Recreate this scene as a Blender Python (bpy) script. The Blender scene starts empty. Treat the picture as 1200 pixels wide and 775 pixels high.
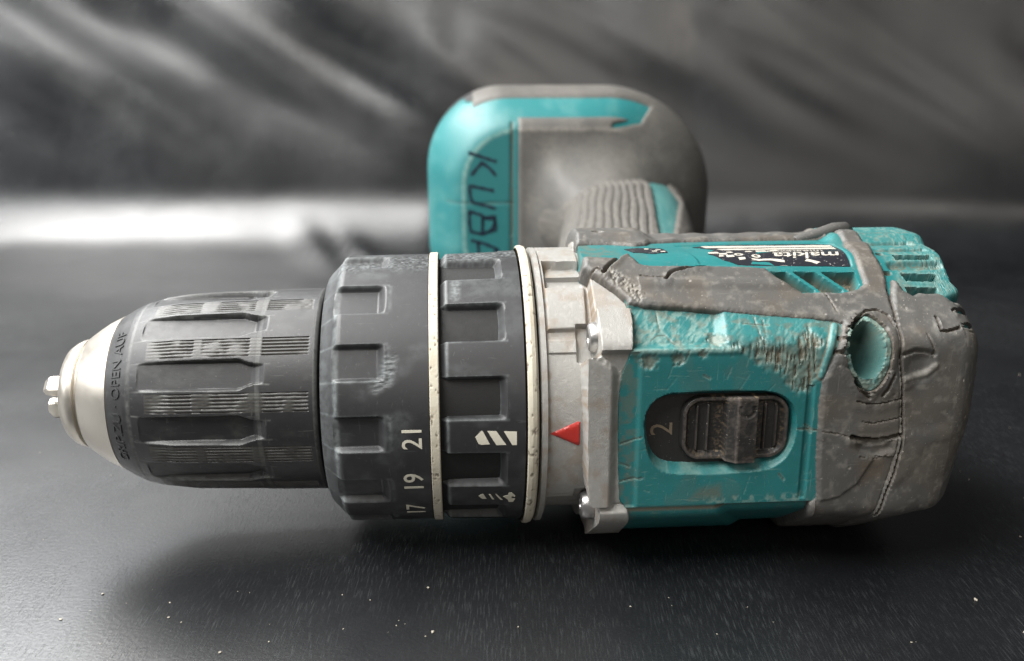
import bpy, bmesh, math, random
import numpy as np
from mathutils import Vector, Matrix
from mathutils.geometry import delaunay_2d_cdt

random.seed(4)
rad = math.radians
scene = bpy.context.scene
COL = scene.collection
MM = 0.001                      # all meshes are written in millimetres under objects scaled by 0.001

# ------------------------------------------------------------------ camera
cam_d = bpy.data.cameras.new("camera")
cam = bpy.data.objects.new("camera", cam_d)
COL.objects.link(cam)
cam_d.sensor_width = 36.0
cam_d.lens = 31.8
cam_d.clip_start = 0.01
cam_d.clip_end = 20.0
cam.location = (0.01338, -0.19625, 0.10694)
cam.rotation_euler = (rad(90 - 17.13), 0, 0)
cam_d.dof.use_dof = True
cam_d.dof.focus_distance = 0.186
cam_d.dof.aperture_fstop = 17.0
scene.camera = cam

# ------------------------------------------------------------------ world, lamps, exposure
world = bpy.data.worlds.new("World")
scene.world = world
world.use_nodes = True
bgn = world.node_tree.nodes["Background"]
bgn.inputs[0].default_value = (0.80, 0.90, 1.0, 1)
bgn.inputs[1].default_value = 0.05

def area_lamp(name, loc, target, sx, sy, power, color):
    d = bpy.data.lights.new(name, 'AREA')
    d.shape = 'RECTANGLE'
    d.size, d.size_y, d.energy, d.color = sx, sy, power, color
    o = bpy.data.objects.new(name, d)
    COL.objects.link(o)
    o.location = loc
    v = Vector(target) - Vector(loc)
    o.rotation_euler = v.to_track_quat('-Z', 'Y').to_euler()
    return o
area_lamp("ceiling_light", (-0.42, 0.02, 0.72), (-0.17, 0.05, 0.0), 1.15, 0.40, 33.0, (1.0, 0.99, 0.97))
area_lamp("rear_window_light", (-0.62, 0.80, 0.66), (0.0, 0.0, 0.02), 0.75, 0.50, 9.5, (0.95, 0.975, 1.0))
area_lamp("side_window_light", (-0.80, -0.10, 0.42), (0.0, 0.05, 0.03), 0.60, 0.50, 5.5, (0.97, 0.985, 1.0))
area_lamp("room_light", (0.20, -0.85, 0.55), (0.02, 0, 0.03), 0.5, 0.4, 2.4, (1.0, 0.93, 0.84))

scene.view_settings.view_transform = 'Standard'
scene.view_settings.look = 'None'
scene.view_settings.gamma = 1.0
scene.view_settings.exposure = 0.0

# ------------------------------------------------------------------ numeric helpers
def sstep(a, b, x):
    t = np.clip((x - a) / (b - a), 0, 1)
    return t * t * (3 - 2 * t)

def _hash(i, j, seed):
    h = (i.astype(np.int64) * 374761393 + j.astype(np.int64) * 668265263 + seed * 144269) & 0x7fffffff
    h = ((h ^ (h >> 13)) * 1274126177) & 0x7fffffff
    return ((h ^ (h >> 16)) & 0xffff) / 65535.0

def vnoise(u, v, seed=0, octaves=3):
    """value noise in 0..1"""
    out = 0.0; amp = 0.5; tot = 0.0
    for o in range(octaves):
        i = np.floor(u); j = np.floor(v)
        fu = u - i; fv = v - j
        fu = fu * fu * (3 - 2 * fu); fv = fv * fv * (3 - 2 * fv)
        a = _hash(i, j, seed + o); b = _hash(i + 1, j, seed + o)
        c = _hash(i, j + 1, seed + o); d = _hash(i + 1, j + 1, seed + o)
        out = out + amp * ((a * (1 - fu) + b * fu) * (1 - fv) + (c * (1 - fu) + d * fu) * fv)
        tot += amp; amp *= 0.5; u = u * 2.03 + 7.1; v = v * 2.03 + 3.7
    return out / tot

def seg_dist(px, py, pts, closed=False):
    best = np.full(px.shape, 1e9)
    n = len(pts)
    for i in range(n if closed else n - 1):
        ax, ay = pts[i]; bx, by = pts[(i + 1) % n]
        dx, dy = bx - ax, by - ay
        L = dx * dx + dy * dy + 1e-12
        t = np.clip(((px - ax) * dx + (py - ay) * dy) / L, 0, 1)
        best = np.minimum(best, (px - ax - t * dx) ** 2 + (py - ay - t * dy) ** 2)
    return np.sqrt(best)

def inside(px, py, pts):
    r = np.zeros(px.shape, bool)
    n = len(pts)
    for i in range(n):
        ax, ay = pts[i]; bx, by = pts[(i + 1) % n]
        if ay == by: continue
        c = ((ay > py) != (by > py)) & (px < (bx - ax) * (py - ay) / (by - ay) + ax)
        r ^= c
    return r

def sdf(px, py, pts):
    """negative inside"""
    d = seg_dist(px, py, pts, True)
    return np.where(inside(px, py, pts), -d, d)

K = 0.576                       # millimetres of arc per degree at the housing radius
def S(pts):                     # (x, degrees) -> (x, arc)
    return [(a, b * K) for a, b in pts]

# ------------------------------------------------------------------ object helpers
def link(o, parent=None):
    COL.objects.link(o)
    if parent is not None: o.parent = parent
    return o

def mesh_np(name, verts, faces, mat, parent=None, attrs=None, smooth=True):
    """verts (N,3) array, faces list/array of equal-length or mixed tuples"""
    me = bpy.data.meshes.new(name)
    verts = np.asarray(verts, dtype=np.float32)
    if isinstance(faces, np.ndarray):
        nf, k = faces.shape
        me.vertices.add(len(verts)); me.vertices.foreach_set("co", verts.ravel())
        me.loops.add(nf * k); me.loops.foreach_set("vertex_index", faces.astype(np.int32).ravel())
        me.polygons.add(nf)
        me.polygons.foreach_set("loop_start", (np.arange(nf) * k).astype(np.int32))
        me.polygons.foreach_set("loop_total", np.full(nf, k, np.int32))
        me.update(calc_edges=True)
    else:
        me.from_pydata([tuple(map(float, v)) for v in verts], [], [tuple(f) for f in faces])
    me.validate()
    if attrs:
        for an, av in attrs.items():
            at = me.attributes.new(an, 'FLOAT', 'POINT')
            at.data.foreach_set("value", np.asarray(av, dtype=np.float32).ravel())
    me.polygons.foreach_set("use_smooth", np.full(len(me.polygons), smooth, dtype=bool))
    me.materials.append(mat)
    o = bpy.data.objects.new(name, me)
    return link(o, parent)

def grid_mesh(name, P, mat, parent=None, attrs=None, keep=None, wrap=False, flip=False, smooth=True, sharp=None):
    """P (n,m,3); wrap joins the second axis"""
    n, m = P.shape[:2]
    idx = np.arange(n * m).reshape(n, m)
    if wrap:
        j2 = np.roll(idx, -1, axis=1)
        a, b, c, d = idx[:-1], j2[:-1], j2[1:], idx[1:]
        kk = None if keep is None else (keep[:-1] & np.roll(keep, -1, 1)[:-1] & np.roll(keep, -1, 1)[1:] & keep[1:])
    else:
        a, b, c, d = idx[:-1, :-1], idx[:-1, 1:], idx[1:, 1:], idx[1:, :-1]
        kk = None if keep is None else (keep[:-1, :-1] & keep[:-1, 1:] & keep[1:, 1:] & keep[1:, :-1])
    F = np.stack([a, d, c, b] if flip else [a, b, c, d], -1)
    F = F[kk] if kk is not None else F.reshape(-1, 4)
    V = P.reshape(-1, 3)
    used = np.zeros(len(V), bool); used[F.ravel()] = True
    remap = np.cumsum(used) - 1
    A = None if attrs is None else {k: np.broadcast_to(v, (n, m)).reshape(-1)[used] for k, v in attrs.items()}
    o = mesh_np(name, V[used], remap[F], mat, parent, A, smooth)
    if sharp: o.data.set_sharp_from_angle(angle=rad(sharp))
    return o

def polar(X, TH, RR):
    t = np.radians(TH)
    return np.stack([X + 0 * TH, -RR * np.cos(t), RR * np.sin(t)], -1)

def dense_thetas(step=0.4, lo=-80, hi=120, coarse=4.0):
    return np.concatenate([np.arange(lo, hi, step), np.arange(hi, lo + 360 - 0.01, coarse)])

def wrapdeg(t):                 # to -180..180
    return (t + 180) % 360 - 180

def patch(name, poly, surf, h0, h1, mat, parent, step=0.6, holes=(), bevel=0.0, attrs=None):
    """solid patch: poly in (u,v) mm, surf(u,v,h)->xyz; top at h1, bottom at h0"""
    def dens(pl):
        out = []
        for i in range(len(pl)):
            a = np.array(pl[i]); b = np.array(pl[(i + 1) % len(pl)])
            k = max(1, int(np.ceil(np.linalg.norm(b - a) / step)))
            out += [tuple(a + (b - a) * j / k) for j in range(k)]
        return out
    loops = [dens(poly)] + [dens(h) for h in holes]
    vs = []; edges = []
    for lp in loops:
        s = len(vs); vs += lp
        edges += [(s + i, s + (i + 1) % len(lp)) for i in range(len(lp))]
    nb = len(vs)
    us = [p[0] for p in loops[0]]; ws = [p[1] for p in loops[0]]
    gx, gy = np.meshgrid(np.arange(min(us) + step / 2, max(us), step), np.arange(min(ws) + step / 2, max(ws), step))
    gx = gx.ravel(); gy = gy.ravel()
    ok = inside(gx, gy, loops[0])
    d = seg_dist(gx, gy, loops[0], True)
    for h in loops[1:]:
        ok &= ~inside(gx, gy, h); d = np.minimum(d, seg_dist(gx, gy, h, True))
    ok &= d > step * 0.4
    vs += list(zip(gx[ok], gy[ok]))
    rv, re, rf, ov, oe, of = delaunay_2d_cdt([Vector(v) for v in vs], edges, [], 1, 1e-5)
    pts = np.array([(v[0], v[1]) for v in rv])
    F = []
    for f in rf:
        c = pts[list(f)].mean(0)
        if any(inside(c[:1], c[1:], h)[0] for h in loops[1:]): continue
        a, b, c2 = pts[f[0]], pts[f[1]], pts[f[2]]
        if (b[0]-a[0])*(c2[1]-a[1]) - (b[1]-a[1])*(c2[0]-a[0]) < 0: f = f[::-1]
        F.append(tuple(f))
    dd = np.full(len(pts), 1e9)
    for lp in loops: dd = np.minimum(dd, seg_dist(pts[:, 0], pts[:, 1], lp, True))
    ht = h1 - (np.clip(1 - dd / bevel, 0, 1) ** 2 * bevel * 0.8 if bevel > 0 else 0)
    top = surf(pts[:, 0], pts[:, 1], ht)
    bot = surf(pts[:, 0], pts[:, 1], np.full(len(pts), h0))
    n = len(pts)
    cnt = {}
    for f in F:
        for i in range(len(f)):
            e = (f[i], f[(i + 1) % len(f)]); cnt[e] = 1
    side = [(b, a, a + n, b + n) for (a, b) in cnt if (b, a) not in cnt]
    faces = F + [tuple(reversed([i + n for i in f])) for f in F] + side
    o = mesh_np(name, np.vstack([top, bot]), faces, mat, parent)
    o.data.set_sharp_from_angle(angle=rad(40))
    return o

def tube(name, pts, r, mat, parent, n=8):
    """pts list of xyz, r scalar or list"""
    pts = [Vector(p) for p in pts]
    rr = r if hasattr(r, '__len__') else [r] * len(pts)
    V = []; F = []
    for i, p in enumerate(pts):
        d = (pts[min(i + 1, len(pts) - 1)] - pts[max(i - 1, 0)]).normalized()
        a = d.orthogonal().normalized() if i == 0 else (a - d * a.dot(d)).normalized()
        b = d.cross(a)
        for k in range(n):
            t = 2 * math.pi * k / n
            V.append(p + (a * math.cos(t) + b * math.sin(t)) * rr[i])
    for i in range(len(pts) - 1):
        for k in range(n):
            F.append((i*n + k, i*n + (k+1) % n, (i+1)*n + (k+1) % n, (i+1)*n + k))
    F.append(tuple(range(n))[::-1]); F.append(tuple((len(pts)-1)*n + k for k in range(n)))
    return mesh_np(name, [tuple(v) for v in V], F, mat, parent)

def lathe(name, prof, mat, parent, centre=(0, 0, 0), n=96, sharp=30, axis='x'):
    """prof list of (x, r) about the X axis"""
    V = []; F = []
    for x, r in prof:
        for k in range(n):
            t = 2 * math.pi * k / n
            V.append((centre[0] + x, centre[1] - r * math.cos(t), centre[2] + r * math.sin(t)))
    for i in range(len(prof) - 1):
        for k in range(n):
            F.append((i*n + k, i*n + (k+1) % n, (i+1)*n + (k+1) % n, (i+1)*n + k))
    F.append(tuple(range(n))[::-1]); F.append(tuple((len(prof)-1)*n + k for k in range(n)))
    o = mesh_np(name, V, F, mat, parent)
    o.data.set_sharp_from_angle(angle=rad(sharp))
    return o

# ------------------------------------------------------------------ materials
def new_mat(name):
    m = bpy.data.materials.new(name); m.use_nodes = True
    nt = m.node_tree
    return m, nt, nt.nodes["Principled BSDF"]

def N(nt, typ, **kw):
    n = nt.nodes.new(typ)
    for k, v in kw.items():
        if k.startswith('i_'):
            n.inputs[k[2:].replace('_', ' ')].default_value = v
        else: setattr(n, k, v)
    return n

def noise(nt, scale, detail=4, rough=0.55, vec=None, dist=0.0):
    n = N(nt, 'ShaderNodeTexNoise')
    n.inputs['Scale'].default_value = scale; n.inputs['Detail'].default_value = detail
    n.inputs['Roughness'].default_value = rough; n.inputs['Distortion'].default_value = dist
    if vec is not None: nt.links.new(vec, n.inputs['Vector'])
    return n.outputs['Fac']

def ramp(nt, src, lo, hi, a=0.0, b=1.0):
    r = N(nt, 'ShaderNodeMapRange', interpolation_type='SMOOTHSTEP')
    r.inputs[1].default_value = lo; r.inputs[2].default_value = hi
    r.inputs[3].default_value = a; r.inputs[4].default_value = b
    nt.links.new(src, r.inputs[0]); return r.outputs[0]

def mixc(nt, fac, a, b):
    m = N(nt, 'ShaderNodeMix', data_type='RGBA')
    for s, v in ((m.inputs[0], fac), (m.inputs[6], a), (m.inputs[7], b)):
        if hasattr(v, 'is_linked') or isinstance(v, bpy.types.NodeSocket): nt.links.new(v, s)
        else: s.default_value = v if not isinstance(v, tuple) else (*v, 1)[:4]
    return m.outputs[2]

def math_(nt, op, a, b):
    m = N(nt, 'ShaderNodeMath', operation=op)
    for s, v in ((m.inputs[0], a), (m.inputs[1], b)):
        if isinstance(v, bpy.types.NodeSocket): nt.links.new(v, s)
        else: s.default_value = v
    return m.outputs[0]

def attr(nt, name):
    return N(nt, 'ShaderNodeAttribute', attribute_name=name).outputs['Fac']

def objvec(nt, sx=1, sy=1, sz=1):
    tc = N(nt, 'ShaderNodeTexCoord'); mp = N(nt, 'ShaderNodeMapping')
    mp.inputs['Scale'].default_value = (sx, sy, sz)
    nt.links.new(tc.outputs['Object'], mp.inputs['Vector']); return mp.outputs['Vector']

def bump(nt, bsdf, h, dist, strength=1.0, prev=None):
    b = N(nt, 'ShaderNodeBump'); b.inputs['Strength'].default_value = strength
    b.inputs['Distance'].default_value = dist
    nt.links.new(h, b.inputs['Height'])
    if prev is not None: nt.links.new(prev, b.inputs['Normal'])
    nt.links.new(b.outputs['Normal'], bsdf.inputs['Normal']); return b.outputs['Normal']

def mat_worn(name, base, scuff, dirt, rough=0.45, rough_w=0.7, metal=0.0, spec=0.5, grain=3.0, grain_h=0.00004,
             spot=0.0, blot=0.25, scratch=0.3, coat=0.0, mb=0.00009):
    """a used surface: base colour, paler where scuffed (attribute 'wear'), brown where dirty (attribute 'dirt')"""
    m, nt, b = new_mat(name)
    v = objvec(nt)
    big = noise(nt, 0.12, 5, 0.6, v)
    fine = noise(nt, grain, 3, 0.6, v)
    mid = noise(nt, 0.7, 4, 0.6, v)
    v2 = objvec(nt, 1.6, 1.6, 0.16); v3 = objvec(nt, 0.16, 1.6, 1.6)
    sc = math_(nt, 'MAXIMUM', ramp(nt, noise(nt, 1.0, 3, 0.5, v2, 0.6), 0.66, 0.70), ramp(nt, noise(nt, 1.1, 3, 0.5, v3, 0.8), 0.67, 0.71))
    sc = math_(nt, 'MULTIPLY', sc, scratch)
    w = attr(nt, 'wear')
    wm = math_(nt, 'MULTIPLY', w, ramp(nt, mid, 0.30, 0.62, 0.35, 1.0))
    wm = math_(nt, 'MAXIMUM', wm, sc)
    d = math_(nt, 'MULTIPLY', attr(nt, 'dirt'), ramp(nt, fine, 0.25, 0.6, 0.55, 1.0))
    dark = tuple(c * 0.72 for c in base)
    c = mixc(nt, ramp(nt, big, 0.3, 0.7, 0.0, blot * 2), base, dark)
    c = mixc(nt, wm, c, scuff)
    if spot > 0:
        sp = ramp(nt, noise(nt, 1.7, 2, 0.5, objvec(nt, 1.3, 1.1, 1.7)), 0.71, 0.75, 0.0, spot)
        c = mixc(nt, sp, c, (0.55, 0.50, 0.42))
    c = mixc(nt, d, c, dirt)
    nt.links.new(c, b.inputs['Base Color'])
    r = math_(nt, 'ADD', ramp(nt, mid, 0.3, 0.7, rough - 0.03, rough + 0.04), math_(nt, 'MULTIPLY', wm, rough_w - rough))
    nt.links.new(r, b.inputs['Roughness'])
    b.inputs['Metallic'].default_value = metal
    b.inputs['Specular IOR Level'].default_value = spec
    b.inputs['Coat Weight'].default_value = coat
    n1 = bump(nt, b, fine, grain_h, 1.0)
    bump(nt, b, math_(nt, 'ADD', math_(nt, 'MULTIPLY', mid, math_(nt, 'ADD', w, 0.15)), math_(nt, 'MULTIPLY', sc, -0.4)), mb, 1.0, n1)
    return m

M = {}
M['teal'] = mat_worn('teal_plastic', (0.016, 0.138, 0.140), (0.19, 0.275, 0.24), (0.13, 0.095, 0.06), 0.42, 0.7, scratch=0.25, spot=0.2, mb=0.00005)
M['teal_far'] = mat_worn('teal_plastic_foot', (0.020, 0.150, 0.155), (0.25, 0.42, 0.38), (0.13, 0.095, 0.06), 0.45, 0.7, scratch=0.05, blot=0.08)
M['rubber'] = mat_worn('grey_brown_rubber', (0.079, 0.076, 0.071), (0.26, 0.245, 0.215), (0.10, 0.075, 0.05), 0.52, 0.75, spec=0.42, grain=3.2, grain_h=0.00005, spot=0.5, blot=0.2, scratch=0.22)
M['black'] = mat_worn('black_plastic', (0.020, 0.020, 0.0215), (0.18, 0.20, 0.20), (0.12, 0.10, 0.075), 0.50, 0.72, spec=0.5, grain=5.0, grain_h=0.00002, scratch=0.10, spot=0.05)
M['sleeve'] = mat_worn('black_sleeve_plastic', (0.017, 0.017, 0.018), (0.18, 0.19, 0.175), (0.14, 0.12, 0.09), 0.47, 0.65, spec=0.5, grain=5.0, grain_h=0.00002, scratch=0.16, spot=0.1)
M['switch'] = mat_worn('switch_plastic', (0.017, 0.016, 0.015), (0.17, 0.14, 0.12), (0.20, 0.145, 0.085), 0.50, 0.75, grain=3.0, scratch=0.12, spot=0.35)
M['cream'] = mat_worn('cream_ring_plastic', (0.56, 0.52, 0.42), (0.40, 0.34, 0.25), (0.10, 0.07, 0.045), 0.5, 0.7, grain=2.0, scratch=0.08, spot=0.0)
M['cast'] = mat_worn('cast_aluminium', (0.285, 0.278, 0.26), (0.40, 0.39, 0.365), (0.20, 0.12, 0.055), 0.50, 0.55, metal=0.25, grain=6.0, grain_h=0.00010, scratch=0.12, blot=0.12)
M['steel'] = mat_worn('turned_steel', (0.50, 0.465, 0.41), (0.68, 0.65, 0.6), (0.15, 0.11, 0.07), 0.36, 0.40, metal=0.85, grain=2.0, grain_h=0.000002, scratch=0.03, blot=0.05, mb=0.000004)
M['screw'] = mat_worn('screw_steel', (0.40, 0.39, 0.38), (0.7, 0.7, 0.68), (0.1, 0.07, 0.05), 0.35, 0.4, metal=0.9, scratch=0.1)
M['red'] = mat_worn('red_paint', (0.36, 0.022, 0.016), (0.55, 0.16, 0.12), (0.1, 0.03, 0.02), 0.38, 0.6, scratch=0.1, blot=0.1)
M['print'] = mat_worn('cream_print', (0.62, 0.59, 0.49), (0.45, 0.42, 0.35), (0.1, 0.09, 0.07), 0.55, 0.7, scratch=0.1, blot=0.1)
M['ink'] = mat_worn('marker_ink', (0.004, 0.012, 0.03), (0.01, 0.05, 0.07), (0.01, 0.01, 0.02), 0.5, 0.5, scratch=0.3)
M['label'] = mat_worn('black_label_film', (0.018, 0.019, 0.024), (0.5, 0.48, 0.44), (0.15, 0.12, 0.09), 0.3, 0.6, scratch=0.5)
M['label_white'] = mat_worn('white_label_print', (0.46, 0.43, 0.37), (0.20, 0.18, 0.15), (0.1, 0.08, 0.06), 0.4, 0.6, scratch=0.5)
M['dark'] = mat_worn('dark_gap', (0.006, 0.006, 0.006), (0.02, 0.02, 0.02), (0.05, 0.04, 0.03), 0.7, 0.8, scratch=0.0)
M['crumb'] = mat_worn('pale_crumb', (0.30, 0.27, 0.22), (0.4, 0.4, 0.3), (0.3, 0.2, 0.1), 0.7, 0.8, scratch=0.0)
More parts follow.
